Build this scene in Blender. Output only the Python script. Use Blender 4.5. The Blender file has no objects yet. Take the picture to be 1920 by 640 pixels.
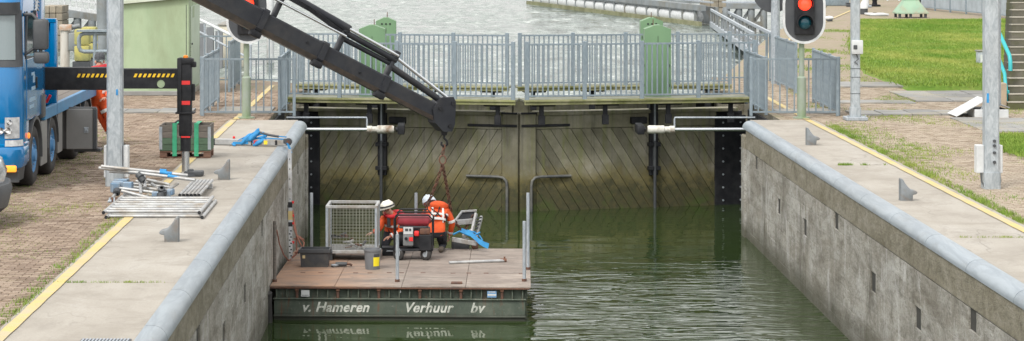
import bpy, bmesh, math, random
import numpy as np
from mathutils import Vector, Matrix, noise as mnoise

R = math.radians
random.seed(11); rng = np.random.default_rng(11)
scene = bpy.context.scene
C = scene.collection

# ---------------------------------------------------------------- camera, sky, sun, exposure
F, VPX, VPY, CAMZ = 4500.0, 819.0, -130.0, 4.4          # focal length in photo pixels, vanishing point, eye height
cam_d = bpy.data.cameras.new('camera'); cam = bpy.data.objects.new('camera', cam_d); C.objects.link(cam)
cam.location = (0, 0, CAMZ); cam.rotation_euler = (R(90), 0, 0)
cam_d.sensor_width = 36; cam_d.lens = 36*F/1920
cam_d.shift_x = (960-VPX)/1920; cam_d.shift_y = -(320-VPY)/1920
cam_d.clip_start = 0.5; cam_d.clip_end = 6000
scene.camera = cam

SUN_EL, SUN_AZ = R(50), R(212)        # azimuth measured from +Y clockwise: light comes from behind the camera, a bit from the left
w = bpy.data.worlds.new('World'); scene.world = w; w.use_nodes = True
nt = w.node_tree; nt.nodes.clear()
sky = nt.nodes.new('ShaderNodeTexSky'); sky.sky_type = 'NISHITA'; sky.sun_disc = False
sky.sun_elevation = SUN_EL; sky.sun_rotation = SUN_AZ; sky.air_density = 1.0; sky.dust_density = 4.0; sky.ozone_density = 1.0
hs = nt.nodes.new('ShaderNodeHueSaturation'); hs.inputs['Saturation'].default_value = 0.22
bg = nt.nodes.new('ShaderNodeBackground'); bg.inputs[1].default_value = 0.15
wo = nt.nodes.new('ShaderNodeOutputWorld')
cloud = nt.nodes.new('ShaderNodeMix'); cloud.data_type = 'RGBA'; cloud.inputs[0].default_value = .7        # closed cloud cover, the same all round
cloud.inputs[7].default_value = (5.15, 5.05, 4.9, 1)
nt.links.new(sky.outputs[0], hs.inputs['Color']); nt.links.new(hs.outputs[0], cloud.inputs[6]); nt.links.new(cloud.outputs[2], bg.inputs[0]); nt.links.new(bg.outputs[0], wo.inputs[0])
sd = bpy.data.lights.new('sun', 'SUN'); sd.energy = 1.1; sd.angle = R(14); sd.color = (1, .95, .87)
so = bpy.data.objects.new('sun', sd); C.objects.link(so)
sdir = Vector((math.sin(SUN_AZ)*math.cos(SUN_EL), math.cos(SUN_AZ)*math.cos(SUN_EL), math.sin(SUN_EL)))
so.rotation_euler = sdir.to_track_quat('Z', 'Y').to_euler(); so.location = (0, 20, 40)
vs = scene.view_settings; vs.view_transform = 'Standard'; vs.look = 'None'; vs.exposure = 1.05; vs.gamma = 1

# ---------------------------------------------------------------- helpers
def A(px, py, D):                      # photo pixel at a known distance
    return Vector(((px-VPX)*D/F, D, CAMZ-(py-VPY)*D/F))
def P(px, py, z=0.0):                  # photo pixel on a level surface
    D = F*(CAMZ-z)/(py-VPY)
    return Vector(((px-VPX)*D/F, D, z))

class MB:
    def __init__(s): s.bm = bmesh.new()
    def _add(s, bm2, M=None):
        me = bpy.data.meshes.new('t'); bm2.to_mesh(me); bm2.free()
        if M is not None: me.transform(M)
        s.bm.from_mesh(me); bpy.data.meshes.remove(me); return s
    def box(s, c, d, rz=0, bev=0, M=None):
        b = bmesh.new(); bmesh.ops.create_cube(b, size=1)
        for v in b.verts: v.co = Vector((v.co.x*d[0], v.co.y*d[1], v.co.z*d[2]))
        if bev > 0: bmesh.ops.bevel(b, geom=b.edges[:], offset=bev, segments=1 if bev < .015 else 2, affect='EDGES', profile=.5)
        T = Matrix.Translation(c) @ Matrix.Rotation(rz, 4, 'Z')
        return s._add(b, (M @ T) if M is not None else T)
    def bar(s, a, b_, wd, ht, bev=0, up=Vector((0, 0, 1))):     # rectangular bar between two points
        a = Vector(a); b_ = Vector(b_); d = b_-a; L = d.length; y = d.normalized()
        x = y.cross(up)
        if x.length < 1e-4: x = Vector((1, 0, 0))
        x.normalize(); z = x.cross(y)
        M = Matrix((x, y, z)).transposed().to_4x4(); M.translation = (a+b_)/2
        return s.box((0, 0, 0), (wd, L, ht), 0, bev, M)
    def tube(s, pts, r, n=8, cap=True, r_end=None):
        pts = [Vector(p) for p in pts]; rings = []; prev = None
        for i, p in enumerate(pts):
            t = (pts[min(i+1, len(pts)-1)]-pts[max(i-1, 0)]).normalized()
            if prev is None:
                u = t.orthogonal().normalized()
            else:
                u = (prev-t*prev.dot(t))
                u = u.normalized() if u.length > 1e-5 else t.orthogonal().normalized()
            prev = u; v = t.cross(u)
            rr = r if r_end is None else r+(r_end-r)*i/max(1, len(pts)-1)
            rings.append([s.bm.verts.new(p+(u*math.cos(2*math.pi*k/n)+v*math.sin(2*math.pi*k/n))*rr) for k in range(n)])
        for a, b in zip(rings, rings[1:]):
            for k in range(n): s.bm.faces.new((a[k], a[(k+1) % n], b[(k+1) % n], b[k]))
        if cap: s.bm.faces.new(rings[0][::-1]); s.bm.faces.new(rings[-1])
        return s
    def lathe(s, prof, n=16, M=None, cap=False):              # profile (r, z) turned round Z
        b = bmesh.new(); rings = []
        for r, z in prof:
            rings.append([b.verts.new((max(r, 1e-4)*math.cos(2*math.pi*k/n), max(r, 1e-4)*math.sin(2*math.pi*k/n), z)) for k in range(n)])
        for a, c in zip(rings, rings[1:]):
            for k in range(n): b.faces.new((a[k], a[(k+1) % n], c[(k+1) % n], c[k]))
        if cap: b.faces.new(rings[0][::-1]); b.faces.new(rings[-1])
        return s._add(b, M)
    def prism(s, poly, h0, h1, M=None):                       # polygon in XY pulled along Z
        b = bmesh.new(); lo = [b.verts.new((x, y, h0)) for x, y in poly]; hi = [b.verts.new((x, y, h1)) for x, y in poly]
        b.faces.new(lo[::-1]); b.faces.new(hi); n = len(poly)
        for k in range(n): b.faces.new((lo[k], lo[(k+1) % n], hi[(k+1) % n], hi[k]))
        return s._add(b, M)
    def loft(s, rings, cap=True, closed=True):
        rs = [[s.bm.verts.new(p) for p in r] for r in rings]; n = len(rs[0])
        for a, b in zip(rs, rs[1:]):
            for k in range(n if closed else n-1): s.bm.faces.new((a[k], a[(k+1) % n], b[(k+1) % n], b[k]))
        if cap: s.bm.faces.new(rs[0][::-1]); s.bm.faces.new(rs[-1])
        return s
    def quad(s, pts):
        s.bm.faces.new([s.bm.verts.new(p) for p in pts]); return s
    def mesh(s, name, smooth=None, recalc=True):
        if recalc: bmesh.ops.recalc_face_normals(s.bm, faces=s.bm.faces[:])
        me = bpy.data.meshes.new(name); s.bm.to_mesh(me); s.bm.free()
        if smooth:
            me.shade_smooth(); me.set_sharp_from_angle(angle=R(smooth))
        return me

def link(name, me, m, parent=None):
    o = bpy.data.objects.new(name, me); C.objects.link(o)
    if m is not None and me is not None and len(me.materials) == 0: me.materials.append(m)
    if parent is not None: o.parent = parent
    return o
def tag(o, label=None, cat=None, group=None, kind=None):
    if label: o['label'] = label
    if cat: o['category'] = cat
    if group: o['group'] = group
    if kind: o['kind'] = kind
    return o
def obj(name, mb, m, parent=None, smooth=35, world=False, recalc=True):
    me = mb.mesh(name, smooth, recalc)
    if world and parent is not None:
        me.transform((Matrix.Translation(parent.location) @ Matrix.Rotation(parent.rotation_euler.z, 4, 'Z')).inverted())
    return link(name, me, m, parent)
def thing(name, label, cat, loc=(0, 0, 0), rz=0, group=None):
    o = bpy.data.objects.new(name, None); C.objects.link(o); o.empty_display_size = .2
    o.location = loc; o.rotation_euler = (0, 0, rz)
    return tag(o, label, cat, group)
def dup(o, loc, rz=None, label=None, parent=None):
    c = o.copy(); C.objects.link(c)
    if loc is not None: c.location = loc
    if rz is not None: c.rotation_euler.z = rz
    if label: c['label'] = label
    if parent is not None: c.parent = parent
    for ch in list(o.children): dup(ch, None, None, None, c)
    return c

# ---------------------------------------------------------------- materials
def nodes(name):
    m = bpy.data.materials.new(name); m.use_nodes = True; t = m.node_tree
    return m, t, t.nodes['Principled BSDF'], t.nodes.new, t.links.new
def c4(c): return (c[0], c[1], c[2], 1)
def ramp(t, src, stops, interp='LINEAR'):
    r = t.nodes.new('ShaderNodeValToRGB'); cr = r.color_ramp; cr.interpolation = interp
    while len(cr.elements) < len(stops): cr.elements.new(.5)
    for e, (p, c) in zip(cr.elements, stops):
        e.position = p; e.color = c4(c) if not isinstance(c, (int, float)) else (c, c, c, 1)
    t.links.new(src, r.inputs[0]); return r.outputs[0]
def mix(t, fac, a, b, mode='MIX'):
    n = t.nodes.new('ShaderNodeMix'); n.data_type = 'RGBA'; n.blend_type = mode
    for i, v in ((0, fac), (6, a), (7, b)):
        s = n.inputs[i]
        if hasattr(v, 'is_output'): t.links.new(v, s)
        elif isinstance(v, (int, float)): s.default_value = v if i == 0 else (v, v, v, 1)
        else: s.default_value = c4(v)
    return n.outputs[2]
def mth(t, op, a, b=None, clamp=False):
    n = t.nodes.new('ShaderNodeMath'); n.operation = op; n.use_clamp = clamp
    for s, v in zip(n.inputs, (a, b)):
        if v is None: continue
        if hasattr(v, 'is_output'): t.links.new(v, s)
        else: s.default_value = v
    return n.outputs[0]
def coord(t, space='obj', scale=(1, 1, 1), rot=(0, 0, 0)):
    if space == 'world': s = t.nodes.new('ShaderNodeNewGeometry').outputs['Position']
    else: s = t.nodes.new('ShaderNodeTexCoord').outputs['Object']
    mp = t.nodes.new('ShaderNodeMapping'); mp.inputs['Scale'].default_value = scale; mp.inputs['Rotation'].default_value = rot
    t.links.new(s, mp.inputs['Vector']); return mp.outputs[0]
def noise(t, vec, scale, detail=4, rough=.55, dist=0):
    n = t.nodes.new('ShaderNodeTexNoise'); n.inputs['Scale'].default_value = scale; n.inputs['Detail'].default_value = detail
    n.inputs['Roughness'].default_value = rough; n.inputs['Distortion'].default_value = dist
    t.links.new(vec, n.inputs['Vector']); return n.outputs['Fac']
def bump(t, b, h, strength, dist=.02):
    n = t.nodes.new('ShaderNodeBump'); n.inputs['Strength'].default_value = strength; n.inputs['Distance'].default_value = dist
    t.links.new(h, n.inputs['Height']); t.links.new(n.outputs[0], b.inputs['Normal'])
def rand(t): return t.nodes.new('ShaderNodeObjectInfo').outputs['Random']
def posz(t):
    g = t.nodes.new('ShaderNodeNewGeometry'); s = t.nodes.new('ShaderNodeSeparateXYZ'); t.links.new(g.outputs['Position'], s.inputs[0]); return s.outputs

def mat(name, col, col2=None, scale=4, rough=.6, metal=0, bmp=.15, bscale=30, stretch=(1, 1, 1), space='obj', rnd=0, lo=.38, hi=.64, spec=.5, dirt=None, coat=0):
    m, t, b, N, L = nodes(name)
    if col2 is None: col2 = tuple(c*.78 for c in col)
    v = coord(t, space, stretch)
    f = noise(t, v, scale, 6, .6)
    out = ramp(t, f, [(lo, col), (hi, col2)])
    if dirt:
        f3 = noise(t, v, scale*.37+.3, 8, .7, .4)
        out = mix(t, ramp(t, f3, [(.47, 0), (.66, 1)]), out, dirt)
    if rnd:
        k = mth(t, 'MULTIPLY_ADD', rand(t), rnd); k.node.inputs[2].default_value = 1-rnd/2
        out = mix(t, 1.0, out, k, 'MULTIPLY')
    L(out, b.inputs['Base Color'])
    f2 = noise(t, v, bscale, 4)
    L(mth(t, 'MULTIPLY_ADD', f2, .3 if not coat else .04) , b.inputs['Roughness'])
    b.inputs['Roughness'].links[0].from_node.inputs[2].default_value = max(0.02, rough-.15)
    b.inputs['Metallic'].default_value = metal; b.inputs['Specular IOR Level'].default_value = spec
    if coat: b.inputs['Coat Weight'].default_value = coat; b.inputs['Coat Roughness'].default_value = .08
    if bmp: bump(t, b, f2, bmp, .01)
    return m
def flat(name, col, rough=.5, metal=0, emit=0, trans=0, spec=.5):
    m, t, b, N, L = nodes(name)
    b.inputs['Base Color'].default_value = c4(col); b.inputs['Roughness'].default_value = rough; b.inputs['Metallic'].default_value = metal
    b.inputs['Specular IOR Level'].default_value = spec
    if emit: b.inputs['Emission Color'].default_value = c4(col); b.inputs['Emission Strength'].default_value = emit
    if trans: b.inputs['Transmission Weight'].default_value = trans
    return m

# galvanised steel with spangle
def galv(name, a, b2, sc=14, space='obj', stretch=(1, 1, .45), rough=.5, rnd=0, dirt=0):
    m, t, b, N, L = nodes(name)
    v = coord(t, space, stretch); n1 = noise(t, v, sc, 5, .7, 1.5)
    n2 = noise(t, v, 2.2, 4)
    c = ramp(t, n1, [(.4, a), (.5, tuple((x+y)/2 for x, y in zip(a, b2))), (.6, b2)])
    c = mix(t, ramp(t, n2, [(.45, 0), (.75, .35)]), c, (.2, .21, .2))
    if rnd: k = mth(t, 'MULTIPLY_ADD', rand(t), rnd); k.node.inputs[2].default_value = 1-rnd/2; c = mix(t, 1.0, c, k, 'MULTIPLY')
    if dirt: c = mix(t, ramp(t, noise(t, coord(t, space, (1, .3, 1)), 3.5, 9, .8, .8), [(.56, 0), (.66, dirt)]), c, (.15, .14, .12))
    L(c, b.inputs['Base Color']); b.inputs['Metallic'].default_value = .25; b.inputs['Roughness'].default_value = rough
    bump(t, b, n1, .08, .005); return m
MGALV = galv('galvanised_steel', (.42, .46, .5), (.28, .32, .36))
MRAIL = galv('painted_rail_steel', (.25, .305, .345), (.185, .235, .275), 8)
MALU = mat('scuffed_aluminium', (.46, .47, .47), (.32, .33, .34), 6, .5, .35, .1, 40, dirt=(.3, .27, .23))
MWHITE = mat('white_paint', (.6, .62, .63), (.47, .49, .5), 3, .5, 0, .05)
MBLACK = mat('black_paint', (.012, .013, .016), (.026, .027, .03), 5, .55, 0, .1, spec=.25)
MDARK = mat('dark_grey_plastic', (.045, .05, .057), (.06, .065, .07), 6, .5, 0, .08, 60)
MRUB = mat('tyre_rubber', (.022, .022, .023), (.045, .042, .04), 5, .8, 0, .2, 30)
MRUST = mat('rusty_iron', (.16, .075, .045), (.09, .05, .04), 9, .75, .1, .3, 40)
MGREEN = mat('green_paint', (.15, .265, .145), (.125, .225, .125), 1.6, .55, 0, .06, 20, stretch=(1, 1, .4))
MGRNPALE = mat('weathered_pale_green_paint', (.34, .43, .28), (.28, .37, .235), 1.3, .7, 0, .1, 16, stretch=(1, 1, .5), dirt=(.26, .32, .2))
MROOF = mat('pale_roofing', (.55, .58, .5), (.42, .47, .38), 2, .8, 0, .1)
MORANGE = mat('orange_workwear', (.75, .105, .018), (.62, .075, .015), 7, .75, 0, .35, 14)
MRED = mat('red_cloth', (.55, .025, .035), (.42, .02, .03), 7, .8, 0, .2, 20)
MREFL = flat('reflective_tape', (.68, .68, .66), .4)
MNAVY = mat('dark_work_trousers', (.018, .02, .028), (.03, .033, .042), 8, .85, 0, .3, 18)
MSKIN = mat('skin', (.52, .29, .21), (.46, .24, .17), 9, .55, 0, .05)
MHELM = mat('white_helmet', (.75, .73, .66), (.66, .64, .56), 5, .4, 0, .03)
MHELMB = mat('pale_blue_helmet', (.66, .73, .8), (.58, .66, .74), 5, .35, 0, .03)
MBOOT = mat('worn_boot', (.06, .05, .04), (.1, .08, .06), 9, .8, 0, .2)
MHAT = mat('grey_knit', (.08, .085, .095), (.05, .055, .06), 30, .9, 0, .5, 80)
MYEL = mat('worn_yellow_paint', (.55, .42, .15), (.45, .37, .19), 2, .7, 0, .1, 40, space='world', dirt=(.42, .37, .28))
MBLUESTRAP = mat('blue_strap', (.03, .26, .55), (.02, .18, .42), 8, .7, 0, .1)
MGRNSTRAP = mat('green_strap', (.05, .36, .2), (.03, .28, .15), 8, .7, 0, .1)
MWOODR = mat('reddish_pallet_wood', (.2, .11, .075), (.13, .075, .055), 6, .8, 0, .3, 30, stretch=(1, 6, 6))
MWOODG = mat('weathered_grey_wood', (.17, .15, .13), (.11, .1, .09), 5, .85, 0, .3, 30, stretch=(1, 6, 6), rnd=.3)
MWOODGR = mat('green_stained_wood', (.08, .13, .085), (.06, .1, .065), 5, .85, 0, .3, 30, stretch=(1, 6, 6), rnd=.3)
MCHROME = flat('chrome_rod', (.62, .65, .68), .22, .9)
MCRANE = mat('crane_grey_paint', (.018, .02, .026), (.028, .031, .037), 3, .42, 0, .08, 30, dirt=(.04, .04, .042), spec=.3)
MWORN = mat('worn_boom_underside', (.11, .09, .075), (.065, .06, .055), 6, .6, .2, .2, 30)
MREDREF = flat('red_reflector', (.7, .03, .03), .35)
MAMBER = flat('amber_lens', (.85, .25, .02), .25)
MGLASS = flat('tinted_glass', (.16, .2, .21), .06, 0, spec=.8)
MDGLASS = flat('dark_window_glass', (.03, .045, .05), .05, 0, spec=.8)
MBLUE = mat('truck_blue_paint', (.0, .15, .38), (.0, .135, .35), 2, .28, 0, .0, 20, coat=.6)
MBLUEM = mat('blue_frame_paint', (.05, .22, .42), (.06, .19, .36), 4, .5, 0, .05)
MGREYBOX = mat('grey_box_paint', (.25, .25, .245), (.22, .22, .215), 2, .5, .1, .05)
MSILVER = mat('silver_car_paint', (.5, .53, .55), (.46, .49, .51), 2, .3, .3, .0, coat=.5)
MTEAL = flat('teal_paint', (.03, .37, .4), .45)
# ================================================================ SETTING
WATER = -2.6
LX, RX = -3.0, 7.05                    # faces of the chamber walls
WEND = 55.3                            # where the chamber walls stop and the gate recess begins

# ---- special materials
def m_wall():
    m, t, b, N, L = nodes('stained_lock_concrete')
    v = coord(t, 'world', (1, 1, 1)); vb = coord(t, 'world', (.5, .5, 1.2))
    n1 = noise(t, v, 1.1, 9, .75, .3); n3 = noise(t, v, 26, 5, .65); n4 = noise(t, vb, 1.1, 6, .7)
    vy = coord(t, 'world', (1, .3, 1))
    n7 = noise(t, vy, 4.5, 9, .8, .5); n6 = noise(t, vy, 1.6, 9, .75, .6)
    c = ramp(t, n6, [(.3, (.21, .192, .158)), (.44, (.315, .3, .262)), (.54, (.39, .38, .345)), (.68, (.48, .475, .45))])
    c = mix(t, ramp(t, n7, [(.36, .75), (.53, 0)]), c, (.14, .127, .10))
    n2 = noise(t, coord(t, 'world', (1, 1.1, .28)), 1.3, 8, .7, .5)            # dark run-off streaks
    c = mix(t, ramp(t, n2, [(.54, 0), (.66, .7)]), c, (.13, .12, .095))
    n5 = noise(t, coord(t, 'world', (1, 1.5, .5)), 1.05, 8, .75, .8)           # pale lime streaks and patches
    c = mix(t, ramp(t, n5, [(.54, 0), (.64, .75)]), c, (.55, .545, .53))
    z = posz(t)[2]
    zz = mth(t, 'MULTIPLY_ADD', n4, .9); zz.node.inputs[2].default_value = -.45
    zw = mth(t, 'ADD', z, zz)
    def band(a, d):                    # 0..1 between two heights, with a ragged edge
        q = mth(t, 'SUBTRACT', zw, a); return mth(t, 'DIVIDE', q, d-a, True)
    c = mix(t, mth(t, 'MULTIPLY', band(-1.95, -2.5), .8), c, (.065, .066, .042))
    capz = mth(t, 'DIVIDE', mth(t, 'SUBTRACT', z, -.59), .02, True)            # the cap beam is cast of browner, lichened concrete
    n9 = noise(t, coord(t, 'world', (1, .5, 1.1)), 2.6, 9, .8, .5)
    capc = ramp(t, n9, [(.35, (.11, .098, .06)), (.5, (.21, .19, .135)), (.66, (.33, .31, .26))])
    c = mix(t, mth(t, 'MULTIPLY', capz, .85), c, capc)
    k = mth(t, 'MULTIPLY_ADD', rand(t), .16); k.node.inputs[2].default_value = .92
    c = mix(t, 1.0, c, k, 'MULTIPLY')
    c = mix(t, ramp(t, n3, [(.32, .55), (.5, 0)]), c, (.07, .065, .055))
    L(c, b.inputs['Base Color']); b.inputs['Roughness'].default_value = .9; b.inputs['Specular IOR Level'].default_value = .3
    h = mth(t, 'ADD', n3, mth(t, 'MULTIPLY', n7, 2)); bump(t, b, h, .8, .03); return m
def m_slab():
    m, t, b, N, L = nodes('quay_concrete')
    v = coord(t, 'world', (1, .4, 1)); v2 = coord(t, 'world', (.6, .7, 1))
    n1 = noise(t, v, .9, 7, .65); n2 = noise(t, v2, 1.3, 8, .75, .6); n3 = noise(t, v, 40, 4)
    c = ramp(t, n1, [(.3, (.275, .25, .215)), (.52, (.345, .32, .28)), (.72, (.40, .38, .345))])
    c = mix(t, ramp(t, n2, [(.48, 0), (.62, .6)]), c, (.245, .22, .185))
    n5 = noise(t, v, 3.2, 9, .8, .6); c = mix(t, ramp(t, n5, [(.52, 0), (.66, .5)]), c, (.22, .2, .175))
    c = mix(t, ramp(t, n3, [(.35, .25), (.55, 0)]), c, (.24, .22, .19))
    vo = N('ShaderNodeTexVoronoi'); vo.feature = 'DISTANCE_TO_EDGE'; vo.inputs['Scale'].default_value = .42
    wv = N('ShaderNodeVectorMath'); nv = N('ShaderNodeTexNoise'); nv.inputs['Scale'].default_value = 1.7; L(v, nv.inputs['Vector']); L(v, wv.inputs[0]); L(nv.outputs['Color'], wv.inputs[1]); L(wv.outputs[0], vo.inputs['Vector'])
    crack = mth(t, 'MULTIPLY', ramp(t, vo.outputs['Distance'], [(.0, 1), (.008, 0)]), ramp(t, n1, [(.45, 0), (.6, .5)]))
    c = mix(t, crack, c, (.13, .12, .1))
    L(c, b.inputs['Base Color']); b.inputs['Roughness'].default_value = .85; bump(t, b, n3, .25, .006); return m
def m_brick(name, c1, c2, c3, moss):
    m, t, b, N, L = nodes(name)
    at = N('ShaderNodeAttribute'); at.attribute_name = 'tint'
    v = coord(t, 'world'); n1 = noise(t, v, .45, 6, .65); n2 = noise(t, v, 35, 4); n3 = noise(t, v, 1.7, 7, .75)
    c = ramp(t, at.outputs['Fac'], [(0, c1), (.5, c2), (1, c3)])
    c = mix(t, ramp(t, n1, [(.4, 0), (.7, .5)]), c, tuple(x*1.2 for x in c2))
    c = mix(t, ramp(t, n3, [(.56, 0), (.75, moss)]), c, (.16, .17, .06))
    c = mix(t, ramp(t, n2, [(.35, .4), (.6, 0)]), c, tuple(x*.5 for x in c1))
    L(c, b.inputs['Base Color']); b.inputs['Roughness'].default_value = .9; bump(t, b, n2, .4, .008); return m
def m_bed(name, c1, c2, c3):
    m, t, b, N, L = nodes(name)
    bt = N('ShaderNodeTexBrick'); v = coord(t, 'world')
    L(v, bt.inputs['Vector']); bt.inputs['Scale'].default_value = 1; bt.inputs['Brick Width'].default_value = .21; bt.inputs['Row Height'].default_value = .105
    bt.inputs['Mortar Size'].default_value = .008; bt.inputs['Color1'].default_value = c4(c1); bt.inputs['Color2'].default_value = c4(c3); bt.inputs['Mortar'].default_value = c4((.14, .12, .08))
    n1 = noise(t, v, .6, 7, .7); n2 = noise(t, v, 9, 5, .7)
    c = mix(t, ramp(t, n1, [(.42, 0), (.66, .75)]), bt.outputs['Color'], c2)
    c = mix(t, ramp(t, mth(t, 'ADD', mth(t, 'MULTIPLY', n1, .5), mth(t, 'MULTIPLY', n2, .5)), [(.5, 0), (.6, .6)]), c, (.14, .16, .05))
    L(c, b.inputs['Base Color']); b.inputs['Roughness'].default_value = .95; bump(t, b, n2, .3, .01); return m
def m_gate(name='algae_stained_gate_timber', c_lo=.0):
    m, t, b, N, L = nodes(name)
    v = coord(t, 'world', (1, 1, 1)); vs_ = coord(t, 'world', (7, 2, .5)); vg = coord(t, 'obj', (30, 2, 2))
    n1 = noise(t, v, 1.0, 6, .65); n2 = noise(t, vs_, 1.0, 6, .65, .2); n3 = noise(t, v, 9, 7, .75); n4 = noise(t, v, 2.2, 7, .7)
    c = ramp(t, n1, [(.32, (.105, .1, .068)), (.5, (.185, .176, .125)), (.66, (.275, .262, .21))])
    c = mix(t, ramp(t, n2, [(.5, 0), (.68, .7)]), c, (.15, .165, .05))
    n6 = noise(t, coord(t, 'world', (9, 2, .35)), 1.0, 5, .6)
    c = mix(t, ramp(t, n6, [(.54, 0), (.7, .6)]), c, (.06, .058, .042))
    k = mth(t, 'MULTIPLY_ADD', rand(t), .5); k.node.inputs[2].default_value = .75
    c = mix(t, 1.0, c, k, 'MULTIPLY')
    z = posz(t)[2]
    zz = mth(t, 'MULTIPLY_ADD', n4, 1.3); zz.node.inputs[2].default_value = -.65
    z3 = mth(t, 'MULTIPLY_ADD', n3, .7); z3.node.inputs[2].default_value = -.35
    zw = mth(t, 'ADD', mth(t, 'ADD', z, zz), z3)
    def band(a, d):
        q = mth(t, 'SUBTRACT', zw, a); return mth(t, 'DIVIDE', q, d-a, True)
    c = mix(t, mth(t, 'MULTIPLY', band(-1.4, -1.8), ramp(t, n3, [(.3, .4), (.6, .9)])), c, (.14, .115, .035))
    c = mix(t, mth(t, 'MULTIPLY', band(-1.75, -2.1), ramp(t, n3, [(.35, .98), (.65, .6)])), c, (.032, .033, .014))
    gr = mth(t, 'MULTIPLY', band(-2.0, -2.3), ramp(t, n4, [(.52, 0), (.66, .8)]))
    c = mix(t, gr, c, (.05, .085, .012))
    L(c, b.inputs['Base Color']); b.inputs['Roughness'].default_value = .85
    bump(t, b, mth(t, 'ADD', n3, n2), .5, .02); return m
def m_water(name, base, sx, amp, scale, rough, detail=3, second=None, spec=.5):
    m, t, b, N, L = nodes(name)
    v = coord(t, 'world', (sx, 1, 1))
    n1 = noise(t, v, scale, detail, .5, .6)
    h = n1
    if second:
        n2 = noise(t, coord(t, 'world', (second[2], 1, 1), (0, 0, .35)), second[0], 3, .55, .3)
        h = mth(t, 'ADD', n1, mth(t, 'MULTIPLY', n2, second[1]))
    b.inputs['Base Color'].default_value = c4(base); b.inputs['Roughness'].default_value = rough; b.inputs['IOR'].default_value = 1.33
    b.inputs['Specular IOR Level'].default_value = spec
    bump(t, b, h, 1.0, amp); return m
def m_grass(name, a, b2, c3):
    m, t, b, N, L = nodes(name)
    at = N('ShaderNodeAttribute'); at.attribute_name = 'tint'
    v = coord(t, 'world', (1, .5, 1)); n1 = noise(t, v, .35, 6, .7); n2 = noise(t, v, 2.5, 4)
    c = ramp(t, at.outputs['Fac'], [(0, a), (.6, b2), (1, c3)])
    c = mix(t, ramp(t, n1, [(.42, 0), (.6, .75)]), c, (.31, .335, .09))
    n4 = noise(t, coord(t, 'world', (.3, .12, 1)), 1, 6, .7); c = mix(t, ramp(t, n4, [(.46, 0), (.62, .65)]), c, (.09, .2, .02))
    c = mix(t, ramp(t, n2, [(.55, 0), (.75, .4)]), c, (.08, .17, .02))
    L(c, b.inputs['Base Color']); b.inputs['Roughness'].default_value = .75; b.inputs['Specular IOR Level'].default_value = .2
    return m
MWALL, MSLAB = m_wall(), m_slab()
MSLOTSHADE = mat('painted_slot_shade', (.05, .048, .042), (.03, .03, .027), 3, .8, 0, .2, space='world')  # near-black colour standing in for the shade inside the wall slots
MGATE = m_gate()
MBRL = m_brick('left_quay_brick', (.175, .125, .092), (.28, .212, .158), (.365, .295, .228), .35)
MBRR = m_brick('right_quay_brick', (.24, .19, .142), (.33, .272, .208), (.40, .342, .27), .85)
MBEDL = m_bed('left_brick_paving', (.19, .14, .105), (.22, .18, .13), (.26, .205, .155))
MBEDR = m_bed('right_brick_paving', (.26, .2, .15), (.27, .235, .16), (.33, .27, .21))
MGRASS = m_grass('lawn_grass', (.12, .205, .03), (.19, .285, .045), (.27, .345, .08))
MNOSE = galv('zinc_coping', (.31, .355, .39), (.235, .275, .31), 5, 'world', (1, .12, 1), .42, .1, .3)
MFLAG = mat('grey_flagstone', (.26, .26, .255), (.19, .19, .185), 1.2, .85, 0, .2, 25, space='world', rnd=.25, dirt=(.3, .27, .2))
MYGREEN = mat('algae_covered_deck_edge', (.23, .24, .10), (.3, .29, .18), 3, .85, 0, .3, 20, space='world', rnd=.2, dirt=(.12, .13, .04))
MDECKTOP = mat('grey_green_boards', (.27, .28, .22), (.2, .21, .16), 3, .85, 0, .3, 20, space='world', rnd=.3)

# ---- water
def sheet(name, x0, x1, y0, y1, z, m):
    o = obj(name, MB().quad([(x0, y0, z), (x1, y0, z), (x1, y1, z), (x0, y1, z)]), m, None, None, recalc=False)
    return tag(o, kind='structure')
def m_chamber():
    m, t, b, N, L = nodes('murky_chamber_water')
    n0 = noise(t, coord(t, 'world', (.5, .5, 1)), .7, 4, .6)
    o = posz(t); q = mth(t, 'MULTIPLY_ADD', n0, 3.2); q.node.inputs[2].default_value = -1.6
    mx = mth(t, 'DIVIDE', mth(t, 'SUBTRACT', mth(t, 'ADD', o[0], mth(t, 'MULTIPLY', q, .35)), 1.3), .9, True)
    my = mth(t, 'DIVIDE', mth(t, 'SUBTRACT', 51.5, mth(t, 'ADD', o[1], mth(t, 'MULTIPLY', q, 1.6))), 4.5, True)
    gust = mth(t, 'MULTIPLY', mx, my)                                        # ruffled by wind outside the lee of gate and raft
    nA = noise(t, coord(t, 'world', (.45, 1, 1)), 1.1, 2, .5, .4); nB = noise(t, coord(t, 'world', (.34, 1, 1), (0, 0, .05)), 2.0, 2.2, .55, 1.3)
    h = mth(t, 'ADD', mth(t, 'MULTIPLY', nA, .022), mth(t, 'MULTIPLY', mth(t, 'MULTIPLY', nB, gust), .13))
    fl = noise(t, coord(t, 'world', (3, 6, 1)), 2.4, 3, .6)                    # bits of scum afloat
    L(mix(t, ramp(t, fl, [(.735, 0), (.76, .7)]), (.026, .044, .013), (.4, .42, .38)), b.inputs['Base Color'])
    b.inputs['Roughness'].default_value = .0; b.inputs['IOR'].default_value = 1.5
    bump(t, b, h, 1.0, 1.0); return m
MW1 = m_chamber()
MW2 = m_water('choppy_outer_water', (.12, .15, .13), .55, .4, .6, .1, 5, (2.6, .35, .5), .22)
t = MW2.node_tree; b = t.nodes['Principled BSDF']         # long streaks: foam, and wave light and dark painted into the colour
f1 = noise(t, coord(t, 'world', (.55, .13, 1)), 1.0, 8, .7, .8); f2 = noise(t, coord(t, 'world', (1.6, .35, 1)), 1.0, 6, .7, .4)
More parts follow.
